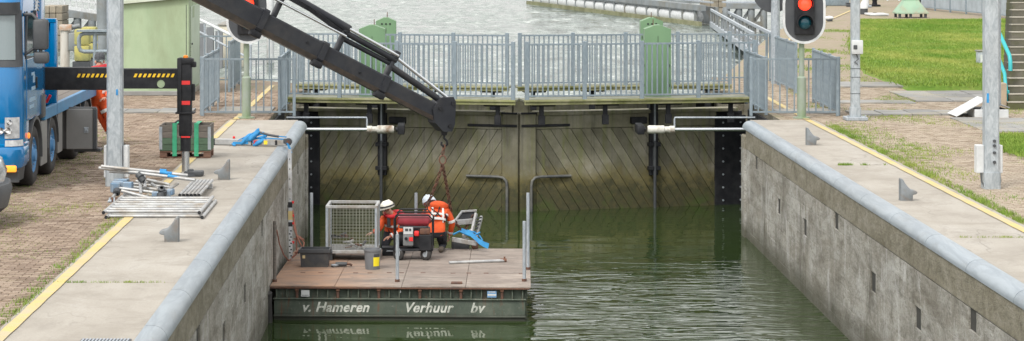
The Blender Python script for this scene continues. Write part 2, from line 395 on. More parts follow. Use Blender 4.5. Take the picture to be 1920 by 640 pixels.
c = ramp(t, mth(t, 'ADD', mth(t, 'MULTIPLY', f1, .55), mth(t, 'MULTIPLY', f2, .45)), [(.40, (.025, .04, .035)), (.48, (.085, .115, .1)), (.56, (.2, .235, .215)), (.64, (.5, .53, .51))])
t.links.new(c, b.inputs['Base Color']); t.links.new(ramp(t, f1, [(.4, .06), (.65, .4)]), b.inputs['Roughness'])
sheet('chamber_water', -4.2, 8.3, 4, 62.9, WATER, MW1)
sheet('outer_water', -2500, 2500, 62.9, 5000, WATER, MW2)

# ---- quays (top sheet carries the far brick paving, the sides are concrete)
def quay(name, poly, m):
    mb = MB().prism(poly, -6, -.012)
    o = obj(name, mb, m, None, None); o.data.materials.append(MWALL)
    for p in o.data.polygons:
        if abs(p.normal.z) < .5: p.material_index = 1
    return tag(o, kind='structure')
QL = quay('left_quay', [(-70, 5), (LX-.36, 5), (LX-.36, WEND), (-3.95, WEND), (-3.95, 62.6), (-3.6, 62.6), (-3.6, 68.6), (-6.2, 72), (-70, 72)], MBEDL)
QR = quay('right_quay', [(RX+.36, 5), (80, 5), (80, 178), (26.5, 178), (25, 152), (21.3, 132), (14.6, 104), (11.2, 86), (8.2, 70), (7.65, 68.6), (7.65, 62.6), (8.0, 62.6), (8.0, WEND), (RX+.36, WEND)], MBEDR)

# ---- bricks: one by one where they show largest, one mesh for the rest
def brick_geo(cells, hx, hy):
    V = np.empty((len(cells)*8, 3), np.float32); Fc = []; tint = np.repeat(rng.random(len(cells)), 5)
    base = np.array([(-1, -1), (1, -1), (1, 1), (-1, 1)])
    for i, (x, y, dz) in enumerate(cells):
        tx, ty = rng.normal(0, .0025, 2)
        V[i*8:i*8+4, 0] = x+base[:, 0]*hx; V[i*8:i*8+4, 1] = y+base[:, 1]*hy; V[i*8:i*8+4, 2] = -.03
        V[i*8+4:i*8+8, 0] = x+base[:, 0]*(hx-.004); V[i*8+4:i*8+8, 1] = y+base[:, 1]*(hy-.004); V[i*8+4:i*8+8, 2] = dz+base[:, 0]*tx+base[:, 1]*ty
        k = i*8
        Fc += [(k+4, k+5, k+6, k+7), (k, k+1, k+5, k+4), (k+1, k+2, k+6, k+5), (k+2, k+3, k+7, k+6), (k+3, k, k+4, k+7)]
    return V, Fc, tint
def brick_mesh(name, cells, hx=.099, hy=.047):
    V, Fc, tint = brick_geo(cells, hx, hy); me = bpy.data.meshes.new(name)
    me.from_pydata(V.tolist(), [], Fc); a = me.attributes.new('tint', 'FLOAT', 'FACE'); a.data.foreach_set('value', tint.astype(np.float32)); return me
def lay(root, m, inside, y0, y1, x0, x1, npart, big_first):
    cells = []; r = 0; y = y0
    while y < y1:
        x = x0+(.105 if r % 2 else 0)
        while x < x1:
            if inside(x, y):
                zz = .006*mnoise.noise((x*.8, y*.8, 3))+.004*mnoise.noise((x*4, y*4, 7))
                cells.append((x+random.gauss(0, .002), y+random.gauss(0, .002), zz))
            x += .21
        y += .105; r += 1
    cells.sort(key=big_first)
    var = [brick_mesh('brick', [(0, 0, 0)]) for _ in range(8)]
    for c in cells[:npart]:
        o = link('brick', random.choice(var), m, root); o.location = (c[0], c[1], c[2]); o.rotation_euler.z = random.gauss(0, .006)
    o = link('brick_field', brick_mesh('brick_field', cells[npart:]), m, root); o['kind'] = 'stuff'
def inL(x, y):
    if x > -4.92 and y < 55.7: return False
    if y > 55.7: return x < -3.75 and x > -.205*y-1 and y < 68.3 and not (x > -3.98)
    return x > -.1822*y-.9
lay(QL, MBRL, inL, 26, 66, -14, -3.7, 300, lambda c: c[1] if c[0] > -.1822*c[1]+.05 else 999)
LAWN1 = [(12.9, 66), (45, 66), (45, 116), (20.5, 116), (16.2, 94), (13.1, 74)]
LAWN2 = [(11.97, 51), (17, 51), (17, 41), (11.5, 45.5), (11.3, 47.9)]
def inpoly(x, y, poly):
    r = False; n = len(poly); j = n-1
    for i in range(n):
        xi, yi = poly[i]; xj, yj = poly[j]
        if (yi > y) != (yj > y) and x < (xj-xi)*(y-yi)/(yj-yi)+xi: r = not r
        j = i
    return r
def inR(x, y):
    if x < 8.86 and y < 55.7: return False
    if x < 8.25: return False
    if x > .2447*y+.8 or inpoly(x, y, LAWN1) or inpoly(x, y, LAWN2): return False
    return True
lay(QR, MBRR, inR, 34, 72, 8.2, 17, 300, lambda c: c[1] if c[0] < .2447*c[1]-.05 else 999)

# ---- concrete strip along the chamber, yellow line, flagstones
def slabs(root, x0, x1, joints):
    for a, b in zip(joints, joints[1:]):
        obj('concrete_slab', MB().box(((x0+x1)/2, (a+b)/2, -.05), (abs(x1-x0), b-a-.022, .1), 0, .008), MSLAB, root, None)
slabs(QL, -4.84, LX-.22, [15, 19.35, 30.0, 40.6, 51.2, 55.75])
slabs(QR, RX+.22, 8.78, [13, 23.8, 34.4, 45.0, 55.75])
def yline(root, pts, wd):
    mb = MB()
    for (x0, y0), (x1, y1) in zip(pts, pts[1:]):
        n = max(1, int(abs(y1-y0)/.5))
        for i in range(n):
            a, b = i/n, (i+1)/n
            xa, xb, ya, yb = x0+(x1-x0)*a, x0+(x1-x0)*b, y0+(y1-y0)*a, y0+(y1-y0)*b
            wa = wd*(1+.06*math.sin(i*2.3)); wb = wd*(1+.06*math.sin((i+1)*2.3))
            mb.quad([(xa-wa/2, ya, .012), (xa+wa/2, ya, .012), (xb+wb/2, yb, .012), (xb-wb/2, yb, .012)])
    obj('yellow_line', mb, MYEL, root, None, recalc=False)
yline(QL, [(-4.71, 14), (-4.71, 55.7)], .14); yline(QL, [(-4.68, 55.9), (-4.66, 68)], .14)
yline(QR, [(8.60, 12), (8.60, 55.7)], .14); yline(QR, [(8.62, 55.9), (8.7, 66), (9.5, 72), (12.3, 88), (15.8, 104), (22.8, 132)], .14)
def flags(root, x0, x1, y0, y1, nx, ny, z=.03):
    dx, dy = (x1-x0)/nx, (y1-y0)/ny
    for i in range(nx):
        for j in range(ny):
            o = obj('flagstone', MB().box((0, 0, 0), (dx-.02, dy-.02, .06), 0, .006), MFLAG, root, None)
            o.location = (x0+dx*(i+.5), y0+dy*(j+.5), z-.03+random.uniform(0, .012)); o.rotation_euler = (random.gauss(0, .006), random.gauss(0, .006), random.gauss(0, .004))
flags(QL, -9.2, -5.9, 57.7, 58.9, 4, 1); flags(QL, -5.3, -4.0, 57.5, 59.6, 2, 2)
flags(QR, 9.9, 12.7, 57.0, 58.3, 4, 1, .04); flags(QR, 8.2, 9.7, 57.6, 58.8, 2, 1)
flags(QR, 10.9, 14.0, 67.2, 69.2, 3, 1); flags(QR, 12.3, 15.2, 61.6, 65.4, 3, 3); flags(QR, 12.0, 15.4, 52.4, 56.2, 4, 4, .018)
flags(QR, 9.9, 12.2, 61.0, 62.0, 3, 1, .02)

# ---- lawns
def blades(name, poly, n, hmin, hmax, wd, parent=None, zf=lambda x, y: 0, dens=None, m=None, label=None, cat=None):
    xs = [p[0] for p in poly]; ys = [p[1] for p in poly]; pts = []
    while len(pts) < n:
        X = rng.uniform(min(xs), max(xs), 4000); Y = rng.uniform(min(ys), max(ys), 4000)
        for x, y in zip(X, Y):
            if inpoly(x, y, poly) and -.185*y-1 < x < .247*y+1.2 and (dens is None or random.random() < dens(x, y)): pts.append((x, y))
            if len(pts) >= n: break
    pts = np.array(pts); k = len(pts); pts += rng.normal(0, 1, (k, 2))*([.13, .3] if n > 20000 else [.0, .0]); h = rng.uniform(hmin, hmax, k); a = rng.uniform(0, 6.28, k); ln = rng.normal(0, .45, (k, 2))*h[:, None]
    z = np.array([zf(x, y) for x, y in pts]); V = np.empty((k*3, 3), np.float32); wv = wd*rng.uniform(.6, 1.4, k)
    V[0::3] = np.c_[pts[:, 0]-np.cos(a)*wv, pts[:, 1]-np.sin(a)*wv, z-.01]; V[1::3] = np.c_[pts[:, 0]+np.cos(a)*wv, pts[:, 1]+np.sin(a)*wv, z-.01]
    V[2::3] = np.c_[pts[:, 0]+ln[:, 0], pts[:, 1]+ln[:, 1], z+h]
    me = bpy.data.meshes.new(name); me.from_pydata(V.tolist(), [], np.arange(k*3).reshape(-1, 3).tolist())
    at = me.attributes.new('tint', 'FLOAT', 'FACE'); at.data.foreach_set('value', rng.random(k).astype(np.float32))
    o = link(name, me, m or MGRASS, parent); o['kind'] = 'stuff'
    if label: tag(o, label, cat)
    return o
def lawn(name, poly, rise, n, label, wd, hm):
    zf = lambda x, y: .03+rise*(.5+.5*mnoise.noise((x*.12, y*.07, 1)))
    xs = [p[0] for p in poly]; ys = [p[1] for p in poly]; mb = MB(); st = 1.0
    bm = mb.bm; cx = sum(xs)/len(xs); cy = sum(ys)/len(ys)
    top = [bm.verts.new((x, y, -.04)) for x, y in poly]; inner = [bm.verts.new((x+(cx-x)*.04, y+(cy-y)*.04, zf(x, y))) for x, y in poly]
    nn = len(poly)
    for i in range(nn): bm.faces.new((top[i], top[(i+1) % nn], inner[(i+1) % nn], inner[i]))
    bm.faces.new(inner)
    bmesh.ops.triangulate(bm, faces=bm.faces[:])
    bmesh.ops.subdivide_edges(bm, edges=bm.edges[:], cuts=6, use_grid_fill=True)
    for v in bm.verts:
        if v.co.z > .02: v.co.z = zf(v.co.x, v.co.y)
    o = obj(name, mb, MGRASS, None, 60); tag(o, kind='structure')
    blades('grass', poly, n, hm*.5, hm, wd, None, lambda x, y: zf(x, y)-.02, None, MGRASS, label, 'grass')
lawn('lawn', LAWN1, .18, 140000, 'bright green lawn beyond the brick paving behind the slim galvanised post', .015, .10)
lawn('lawn_corner', LAWN2, .05, 22000, 'small corner of green lawn at the right edge below the stairs', .012, .09)
# weeds in the joints
def weeds(name, poly, n, label, h=.05, dens=None, wd=.006):
    blades(name, poly, n, h*.4, h, wd, None, lambda x, y: 0, dens, MGRASS, label, 'weeds')
cl = lambda x, y: .12+max(0, mnoise.noise((x*3, y*2.3, 5))+.5*mnoise.noise((x*9, y*9, 2)))
weeds('weeds', [(8.76, 35), (8.98, 35), (8.98, 54), (8.76, 54)], 3800, 'grassy weeds along the yellow line on the right quay', .075, cl, .007)
weeds('weeds', [(-5.04, 26), (-4.80, 26), (-4.80, 38), (-5.04, 38)], 1300, 'grassy weeds along the yellow line on the left quay', .05, cl, .006)
weeds('weeds', [(-4.8, 29.965), (-3.4, 29.965), (-3.4, 30.035), (-4.8, 30.035)], 260, 'thin weeds in the slab joint on the left quay', .035, cl)
weeds('weeds', [(7.5, 44.93), (8.7, 44.93), (8.7, 45.07), (7.5, 45.07)], 350, 'weed clump in the slab joint between the mooring hooks', .06, lambda x, y: max(0, mnoise.noise((x*3.2, 1, 2))*2.2))
weeds('weeds', [(7.5, 34.36), (8.7, 34.36), (8.7, 34.44), (7.5, 34.44)], 160, 'thin weeds in the slab joint nearest on the right quay', .04, cl)
pat = lambda x, y: max(0, mnoise.noise((x*.5, y*.28, 9))*1.6+.05)*(.25+max(0, mnoise.noise((x*5, y*2.5, 4))*1.5))
weeds('weeds', [(9, 36), (17, 44), (16, 66), (9.6, 66), (8.9, 55)], 16000, 'low weeds growing between the right quay bricks', .05, pat, .007)
weeds('weeds', [(-5.1, 26), (-5.1, 56), (-9, 56), (-8, 42), (-5.6, 27)], 8000, 'low weeds growing between the left quay bricks', .032, lambda x, y: pat(x, y)*.7, .006)
weeds('weeds', [(9.6, 66), (12.8, 66), (13, 74), (20, 112), (16, 104), (11.6, 82)], 7000, 'sparse grass in the far paving left of the lawn', .05, pat, .01)

# ---- chamber walls
def chamber_wall(name, label, face, s, slots_hi, slots_lo):
    # s = +1: body lies towards +X from the face
    root = thing(name, label, 'wall', (face, WEND, WATER))
    y0 = 16.0
    obj('core', MB().box((face+s*.34, (y0+WEND)/2-.05, -2.0), (.04, WEND-y0-.1, 3.2)), MSLOTSHADE, root, None, True)  # coloured dark so gaps in the blocks look deep in shade
    # cap beam in pours
    js = [y0, 24, 34.4, 45, WEND-.6] if s > 0 else [y0, 19.35, 30, 40.6, 51.2, WEND-.6]
    for a, b in zip(js, js[1:]):
        obj('cap_beam', MB().box((face+s*.17, (a+b)/2, -.366), (.34, b-a-.012, .428), 0, .006), MWALL, root, None, True)
    # rounded zinc coping in lengths
    y = y0; L = 2.66
    while y < WEND-.01:
        e = min(y+L, WEND+.02); prof = []
        for k in range(9):
            a = math.pi/2*k/8; prof.append((face-s*.012+s*.165*(1-math.cos(a)), -.15+.165*math.sin(a)))
        prof += [(face+s*.24, .015), (face+s*.24, -.10), (face+s*.02, -.15)]
        rg = [[(x, yy, z) for x, z in prof] for yy in (y+.009, e-.009)]
        obj('coping_length', MB().loft(rg), MNOSE, root, 30, True); y = e
    rows = [(-.594, -.88, slots_hi), (-.88, -1.13, []), (-1.13, -1.45, slots_lo), (-1.45, -1.77, []), (-1.77, -2.09, []), (-2.09, -2.41, []), (-2.41, -3.0, [])]
    for ri, (zt, zb, slots) in enumerate(rows):
        bl = 1.0; cuts = [y0]; yy = y0+(.5 if ri % 2 else 1.0)
        while yy < WEND-.6: cuts.append(yy); yy += bl
        cuts.append(WEND-.6)
        segs = [(a, b) for a, b in zip(cuts, cuts[1:])]
        for sl in slots:
            ns = []
            for a, b in segs:
                if b <= sl-.22 or a >= sl+.22: ns.append((a, b)); continue
                if sl-.22-a > .04: ns.append((a, sl-.22))
                if b-(sl+.22) > .04: ns.append((sl+.22, b))
            segs = ns
        for sl in slots: obj('slot_shade_plate', MB().box((face+s*.06, sl, (zt+zb)/2), (.06, .46, zt-zb)), MSLOTSHADE, root, None, True)  # shallow dark plate painting the shade of a deep slot
        for a, b in segs:
            pr = random.uniform(0, .006)
            obj('wall_block', MB().box((face+s*.15+s*pr, (a+b)/2, (zt+zb)/2), (.30, b-a-.003, zt-zb-.003), 0, .003), MWALL, root, None, True)
    obj('corner_pier', MB().box((face+s*.15-s*.02, WEND-.3, -1.65), (.34, .6, 2.73), 0, .03), MWALL, root, None, True)
    return root
G = [31.6, 35.2, 38.8, 42.4, 46.0, 49.5, 53.0]
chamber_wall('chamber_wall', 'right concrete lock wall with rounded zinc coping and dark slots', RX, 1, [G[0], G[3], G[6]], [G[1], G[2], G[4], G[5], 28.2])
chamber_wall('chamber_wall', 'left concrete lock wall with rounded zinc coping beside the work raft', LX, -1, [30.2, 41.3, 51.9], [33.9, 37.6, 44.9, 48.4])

# ---- recess walls with black steel lining
for face, s, lb in ((-3.93, -1, 'dark lining of the gate recess on the left'), (7.98, 1, 'dark lining of the gate recess on the right')):
    t_ = thing('recess_lining', lb, 'lining', (face, 58, WATER))
    for k in range(3):
        obj('lining_plate', MB().box((face-s*.02, 56.4+k*1.95, -1.6), (.06, 1.9, 2.9), 0, .01), MBLACK, t_, None, True)
    mb = MB()
    for k in range(5): mb.tube([(face-s*.14, 55.6+k*.9, -.25-.03*k), (face-s*.14, 56.4+k*.9, -.32+.03*(k % 2))], .02, 6)
    obj('hose', mb, MDARK, t_, 60, True)

# ================================================================ LOCK GATES
def clip(poly, n, c):                  # keep the side n.p <= c
    out = []
    for i in range(len(poly)):
        a, b = poly[i], poly[(i+1) % len(poly)]
        da, db = n[0]*a[0]+n[1]*a[1]-c, n[0]*b[0]+n[1]*b[1]-c
        if da <= 0: out.append(a)
        if da*db < 0: f = da/(da-db); out.append((a[0]+(b[0]-a[0])*f, a[1]+(b[1]-a[1])*f))
    return out
CX = 2.05
def leaf_matrix(s, D, dapex):          # local u along the leaf from hinge to apex, w out towards the camera, z up
    hinge = Vector((CX-s*5.98, D+dapex, 0)); apex = Vector((CX-s*.012, D, 0))
    u = (apex-hinge); L = u.length; u.normalize(); z = Vector((0, 0, 1)); wv = Vector((u.y, -u.x, 0))
    if wv.y > 0: wv = -wv
    M = Matrix((u, wv, z)).transposed().to_4x4(); M.translation = hinge
    return M, L
def gate_leaf(s, D, label, detail=True, ztop=-.12):
    M, L = leaf_matrix(s, D, 1.7)
    root = thing('lock_gate', label, 'gate', (M @ Vector((0, 0, WATER)))); inv = Matrix.Translation(-root.location)
    MM = inv @ M
    def part(name, mb, m, smooth=None):
        mb.bm.transform(MM); return obj(name, mb, m, root, smooth)
    def b(name, u0, u1, w0, w1, z0, z1, m, bev=.006): return part(name, MB().box(((u0+u1)/2, (w0+w1)/2, (z0+z1)/2), (abs(u1-u0), abs(w1-w0), abs(z1-z0)), 0, bev), m)
    zb = -3.3
    b('backing', .2, L-.05, -.18, -.06, zb, ztop-.1, MBLACK)
    b('top_beam', .95, L-.42, -.2, .05, ztop-.44, ztop-.09, MGATE, .015)
    b('cap_board', .4, L-.42, -.3, .16, ztop-.09, ztop, MGATE, .015)
    b('mitre_post', L-.42, L, -.22, .065, zb, ztop-.03, MGATE, .03)
    if not detail:
        b('facing', .3, L-.42, -.06, .03, zb, ztop-.44, MGATE); return root, M, L
    b('heel_plate', .15, 1.0, -.05, .075, zb, ztop-.2, MBLACK, .01)
    # diagonal planks
    z1, z0, u0, u1 = ztop-.45, zb, .95, L-.425
    ang = R(57); d = (math.cos(ang), math.sin(ang)); n = (-d[1], d[0])     # planks rise towards the apex
    wd = .225; lo = min(n[0]*u+n[1]*z for u in (u0, u1) for z in (z0, z1)); hi = max(n[0]*u+n[1]*z for u in (u0, u1) for z in (z0, z1))
    k = lo
    while k < hi:
        poly = [(u0, z0), (u1, z0), (u1, z1), (u0, z1)]
        poly = clip(poly, (-n[0], -n[1]), -(k+.0055)); poly = clip(poly, n, k+wd-.0055) if len(poly) > 2 else poly
        if len(poly) > 2:
            pr = random.uniform(0, .02)
            Mp = Matrix(((1, 0, 0, 0), (0, 0, 1, 0), (0, 1, 0, 0), (0, 0, 0, 1)))      # (u, z, w) -> (u, w, z)
            part('plank', MB().prism(poly, -.06, .03+pr, Mp), MGATE)
        k += wd
    # bolts on the heel plate
    for i in range(7):
        for uu in (.3, .78): part('bolt', MB().lathe([(.025, 0), (.025, .02), (.0, .022)], 8, Matrix.Translation((uu, .075, -.5-.33*i)) @ Matrix.Rotation(-math.pi/2, 4, 'X')), MGALV, 40)
    # paddle guide
    pu = L-3.52
    b('paddle_guide', pu-.11, pu+.11, .04, .16, -1.78, .05, MBLACK, .01)
    b('guide_channel', pu-.045, pu+.045, .165, .2, -1.7, .06, MDARK, .008)
    part('paddle_rod', MB().tube([(pu, .21, -2.9), (pu, .21, -.9)], .04, 8), MDARK, 40); part('paddle_spindle', MB().tube([(pu, .21, -.9), (pu, .21, .3)], .018, 8), MGALV, 40)
    for zz in (-1.0, -1.6): b('guide_bracket', pu-.15, pu+.15, .05, .24, zz-.05, zz+.05, MBLACK, .008)
    b('motor_bracket', pu+(.2), pu+.62, .05, .2, -.47, -.3, MBLACK, .02)
    # strap and pipe rail
    b('iron_strap', L-1.3, L-.02, .07, .09, -.50, -.435, MBLACK, .006)
    b('iron_strap', L-.75, L-.01, .07, .10, ztop-.06, ztop-.01, MBLACK, .006)
    mb = MB().tube([(L-1.32, .10, -1.74), (L-.50, .12, -1.74), (L-.37, .12, -1.76), (L-.29, .12, -1.84), (L-.27, .12, -1.97), (L-.27, .12, -3.0)], .037, 10)
    part('guard_pipe', mb, mat('tarnished_pipe', (.075, .08, .085), (.15, .15, .135), 4, .6, .2, .1, space='world') if 'tarnished_pipe' not in bpy.data.materials else bpy.data.materials['tarnished_pipe'], 50)
    return root, M, L
g1, ML, LL = gate_leaf(1, 59.8, 'left timber gate leaf with diagonal planks and mossy foot')
g2, MR_, LR = gate_leaf(-1, 59.8, 'right timber gate leaf with diagonal planks and mossy foot')
g3, ML2, L2 = gate_leaf(1, 64.6, 'left leaf of the rear gate pair behind the front walkway', False)
g4, MR2, L3 = gate_leaf(-1, 64.6, 'right leaf of the rear gate pair behind the front walkway', False)

# ---- hydraulic rams
for s, M, L, lb in ((1, ML, LL, 'left hydraulic ram with white cylinder and chrome rod above the water'), (-1, MR_, LR, 'right hydraulic ram with white cylinder and chrome rod above the water')):
    D = 58.6; zc = CAMZ-(243+130)*D/F
    fx = lambda px: (px-VPX)*D/F if s > 0 else 2*CX-(px-VPX)*D/F
    root = thing('hydraulic_ram', lb, 'hydraulic ram', (fx(690), D, zc), 0, None)
    X = lambda px, y=D, z=zc: (fx(px), y, z)
    obj('rod', MB().tube([(fx(560)-s*.3, D, zc), X(690)], .043, 14), MCHROME, root, 50, True)
    obj('cylinder', MB().lathe([(0, 0), (.085, 0), (.09, .02), (.09, .12), (.075, .13), (.075, .24), (.1, .26), (.1, .62), (.085, .66), (0, .66)], 16,
        Matrix.Translation(X(688)) @ Matrix.Rotation(s*math.pi/2, 4, 'Y')), mat('chipped_white_paint', (.62, .62, .57), (.5, .5, .45), 7, .6, 0, .1, 30, dirt=(.2, .13, .08)), root, 40, True)
    obj('mount', MB().box((fx(752), D+.25, zc), (.17, .8, .23), 0, .02).tube([X(742), X(754)], .06, 10), MBLACK, root, 40, True)
    obj('feed_pipe', MB().tube([(fx(560)-s*.3, D, zc+.29), X(683, D, zc+.29), X(687, D, zc+.29), X(688, D, zc+.25), X(688, D, zc+.05)], .022, 10), MGALV, root, 40, True)

# ---- railings (posts, rails and every baluster its own mesh)
_bal = {}
def baluster(h, r=.017):
    k = (round(h, 3), r)
    if k not in _bal: _bal[k] = MB().box((0, 0, h/2), (2*r, 2*r, h)).mesh('baluster'); _bal[k].materials.append(MRAIL)
    return _bal[k]
def rail_run(root, p0, p1, zb, zt, npan, bal=.155, post=(.09, .09), tall=0, r=.017):
    p0 = Vector(p0); p1 = Vector(p1); d = p1-p0; L = d.length; a = math.atan2(d.y, d.x); inv = -Vector(root.location)
    pm = MB().box((0, 0, (zt-zb+tall)/2), (post[0], post[1], zt-zb+tall), 0, .006).mesh('post'); pm.materials.append(MRAIL)
    for i in range(npan+1):
        o = link('post', pm, None, root); q = p0+d*i/npan; o.location = Vector((q.x, q.y, zb))+inv; o.rotation_euler.z = a
    for i in range(npan):
        qa, qb = p0+d*i/npan, p0+d*(i+1)/npan
        for nm, z, hh in (('top_rail', zt-.03, .045), ('bottom_rail', zb+.10, .04)):
            obj(nm, MB().bar(Vector((qa.x, qa.y, z))+inv, Vector((qb.x, qb.y, z))+inv, .045, hh), MRAIL, root, None)
        n = max(2, round(L/npan/bal)); bm_ = baluster(zt-zb-.15, r)
        for k in range(1, n):
            o = link('baluster', bm_, None, root); q = qa+(qb-qa)*k/n; o.location = Vector((q.x, q.y, zb+.11))+inv; o.rotation_euler.z = a
def walkway(s, D, label, dapex, ends):
    M, L = leaf_matrix(s, D, dapex)
    root = thing('gate_walkway', label, 'walkway', M @ Vector((L/2, .3, .12)))
    inv = Matrix.Translation(-root.location) @ M
    def part(name, mb, m): mb.bm.transform(inv); return obj(name, mb, m, root, None)
    u0 = -ends
    for i in range(5):                 # deck boards run along the leaf
        part('deck_board', MB().box(((u0+L-.02)/2, .42-i*.19, .20), (L-.02-u0, .18, .05), 0, .006), MYGREEN if i == 0 else MDECKTOP)
    part('edge_beam', MB().box(((u0+L-.02)/2, .44, .135), (L-.02-u0, .07, .075), 0, .006), MYGREEN)
    n = 4
    for i in range(n):
        uu = .7+i*(L-1.2)/(n-1)
        part('support', MB().box((uu, .2, -.07), (.1, .12, .36), 0, .008).box((uu, .22, -.3), (.16, .1, .24), 0, .008), MBLACK)
        part('cross_arm', MB().box((uu-.05, .1, .075), (.6, .3, .06), 0, .01), MBLACK)
    a = M @ Vector((u0+.05, .44, 0)); b = M @ Vector((L-.08, .44, 0))
    rail_run(root, a, b, .22, 1.62, 4, .13, (.1, .07), .04)
    return root
walkway(1, 59.5, 'left half of the front railed walkway over the lock gate', 1.1, -.1)
walkway(-1, 59.5, 'right half of the front railed walkway over the lock gate', 1.1, -.1)
walkway(1, 64.6, 'left half of the rear railed walkway behind the green cabinets', 1.1, -.1)
walkway(-1, 64.6, 'right half of the rear railed walkway behind the green cabinets', 1.1, -.1)

# ---- green drive cabinets on the gates
def cabinet(px, D, wd, dp, ztop, label, antenna):
    c = A(px, 150, D); root = thing('drive_cabinet', label, 'cabinet', (c.x, D, .2), 0, 'green drive cabinets on the lock gates')
    h = ztop-.2
    ring = lambda y: [(-wd/2, y, 0), (wd/2, y, 0), (wd/2, y, h-.1), (.06, y, h), (-.06, y, h), (-wd/2, y, h-.1)]
    obj('housing', MB().loft([ring(-dp/2), ring(dp/2)]), MGREEN, root, None)
    obj('door_seam', MB().box((0, -dp/2-.004, h*.45), (.008, .01, h*.8)), MBLACK, root, None)
    if D > 62:
        for k in range(3): obj('vent_hole', MB().lathe([(.025, 0), (.025, .012), (0, .013)], 10, Matrix.Translation((-.11+k*.11, -dp/2, h-.17)) @ Matrix.Rotation(math.pi/2, 4, 'X')), MBLACK, root, 40)
    mb = MB()
    for zz in (.3, .8, 1.3):
        for sx in (-1, 1): mb.box((sx*(wd/2+.004), -.1, zz), (.01, .03, .07)).box((sx*wd*.44, -dp/2-.006, zz), (.02, .012, .07))
    obj('hinge', mb, MDARK, root, None)
    obj('lamp_stalk', MB().tube([(antenna, 0, h-.05), (antenna, 0, h+.14)], .011, 8), MRUST, root, 50)
cabinet(698, 60.6, .66, .5, 2.02, 'nearer of the two green cabinets on the left half of the gates', .05)
cabinet(724, 65.5, .55, .5, 2.03, 'farther of the two green cabinets on the left half of the gates', .03)
cabinet(1232, 60.6, .66, .5, 2.02, 'nearer of the two green cabinets on the right half of the gates', -.1)
cabinet(1221, 65.5, .6, .5, 2.03, 'farther of the two green cabinets on the right half of the gates', .0)

# ---- fences on the lock head
def fence(label, p0, p1, npan, h=1.38, bal=.175, post=(.07, .07)):
    root = thing('railing', label, 'railing', (p0[0], p0[1], 0), 0, None)
    rail_run(root, (p0[0], p0[1], 0), (p1[0], p1[1], 0), 0, h, npan, bal, post, .02, .015)
fence('railing panel across the left quay in front of the gate, behind the crane boom', (-5.55, 56.9), (-3.38, 56.9), 1)
fence('railing running back along the left quay beside the pale green shed', (-5.6, 57.1), (-5.6, 61.5), 3, 1.38, .16)
fence('rear section of railing along the left quay behind the signal pole', (-5.65, 65.3), (-5.65, 68.6), 2, 1.38, .16)
fence('far railing across the left quay end, behind the signal disc', (-7.0, 69.2), (-3.9, 69.2), 2, 1.38, .3)
fence('railing panel across the right quay in front of the gate, around the signal pole', (7.45, 56.9), (9.5, 56.9), 1)
fence('railing running back from the right quay panel beside the slim galvanised post', (9.56, 57.1), (9.62, 61.3), 3, 1.38, .13)
fence('rear section of railing on the right quay behind the red signal', (9.7, 64.8), (9.72, 70), 3, 1.38, .13)
fence('far railing across the right quay end left of the red signal', (8.3, 70.2), (9.65, 70.2), 1, 1.38, .28)
fence('short railing joining the left quay to the walkway', (-3.75, 57.2), (-3.75, 60.9), 2, 1.38, .17)
fence('short railing joining the right quay to the walkway', (7.85, 57.2), (7.85, 60.9), 2, 1.38, .17)
# ================================================================ TRUCK
def text_mesh(txt, size, shear=0, ext=.003, off=0.0, spacing=1.0):
    cu = bpy.data.curves.new('txt', 'FONT'); cu.body = txt; cu.size = size; cu.shear = shear; cu.extrude = ext; cu.offset = off; cu.space_character = spacing
    o = bpy.data.objects.new('txt', cu); C.objects.link(o); bpy.context.view_layer.update()
    me = bpy.data.meshes.new_from_object(o.evaluated_get(bpy.context.evaluated_depsgraph_get()))
    bpy.data.objects.remove(o); bpy.data.curves.remove(cu); return me

TX, TY = -8.17, 40.0                   # truck front, centre line
truck = thing('crane_truck', 'blue flatbed crane truck parked on the left quay with its toolbox open', 'truck', (TX, TY, 0))
def outline(w_, f, b, r, bul=.06, n=5):
    pts = []
    for k in range(n+1):               # front left corner
        a = math.pi/2*k/n; pts.append((-w_+r-r*math.cos(a), f+r-r*math.sin(a)))
    pts.insert(0, (-w_, b)); pts.append((0, f-bul))
    for k in range(n+1):
        a = math.pi/2*k/n; pts.append((w_-r+r*math.sin(a), f+r-r*math.cos(a)))
    pts.append((w_, b)); return pts
def cab_loft(levels): return [[(x, y, z) for x, y in outline(w_, f, b, r)] for z, w_, f, b, r in levels]
obj('cab_shell', MB().loft(cab_loft([(1.18, 1.24, .03, 2.15, .3), (1.6, 1.245, .0, 2.15, .3), (2.14, 1.24, .04, 2.15, .3), (2.2, 1.235, .06, 2.15, .29), (3.02, 1.19, .2, 2.15, .27), (3.3, 1.17, .34, 2.15, .26), (3.45, 1.1, .6, 2.1, .25)])), MBLUE, truck, 30)
obj('nose', MB().loft(cab_loft([(.42, 1.2, .04, .72, .22), (.5, 1.25, .0, .74, .28), (.82, 1.255, -.01, .74, .3), (.84, 1.235, .02, .76, .28), (1.3, 1.235, .04, .8, .28)])), MBLUE, truck, 30)
obj('bumper', MB().loft(cab_loft([(.44, 1.23, -.02, .55, .26), (.56, 1.27, -.05, .6, .28), (.74, 1.27, -.05, .6, .28), (.78, 1.25, -.03, .58, .27)])), MBLUE, truck, 30)
obj('lower_apron', MB().loft(cab_loft([(.2, 1.16, .1, .7, .2), (.42, 1.19, .06, .7, .2)])), MDARK, truck, 30)
def shell_patch(z0, z1, w0, w1, f0, f1, r0, r1, off, i0, i1):
    rows = []
    for k in range(6):
        q = k/5; o_ = outline(w0+(w1-w0)*q+off, f0+(f1-f0)*q-off, 2.15, r0+(r1-r0)*q)
        rows.append([(x, y, z0+(z1-z0)*q) for x, y in o_[i0:i1]])
    return rows
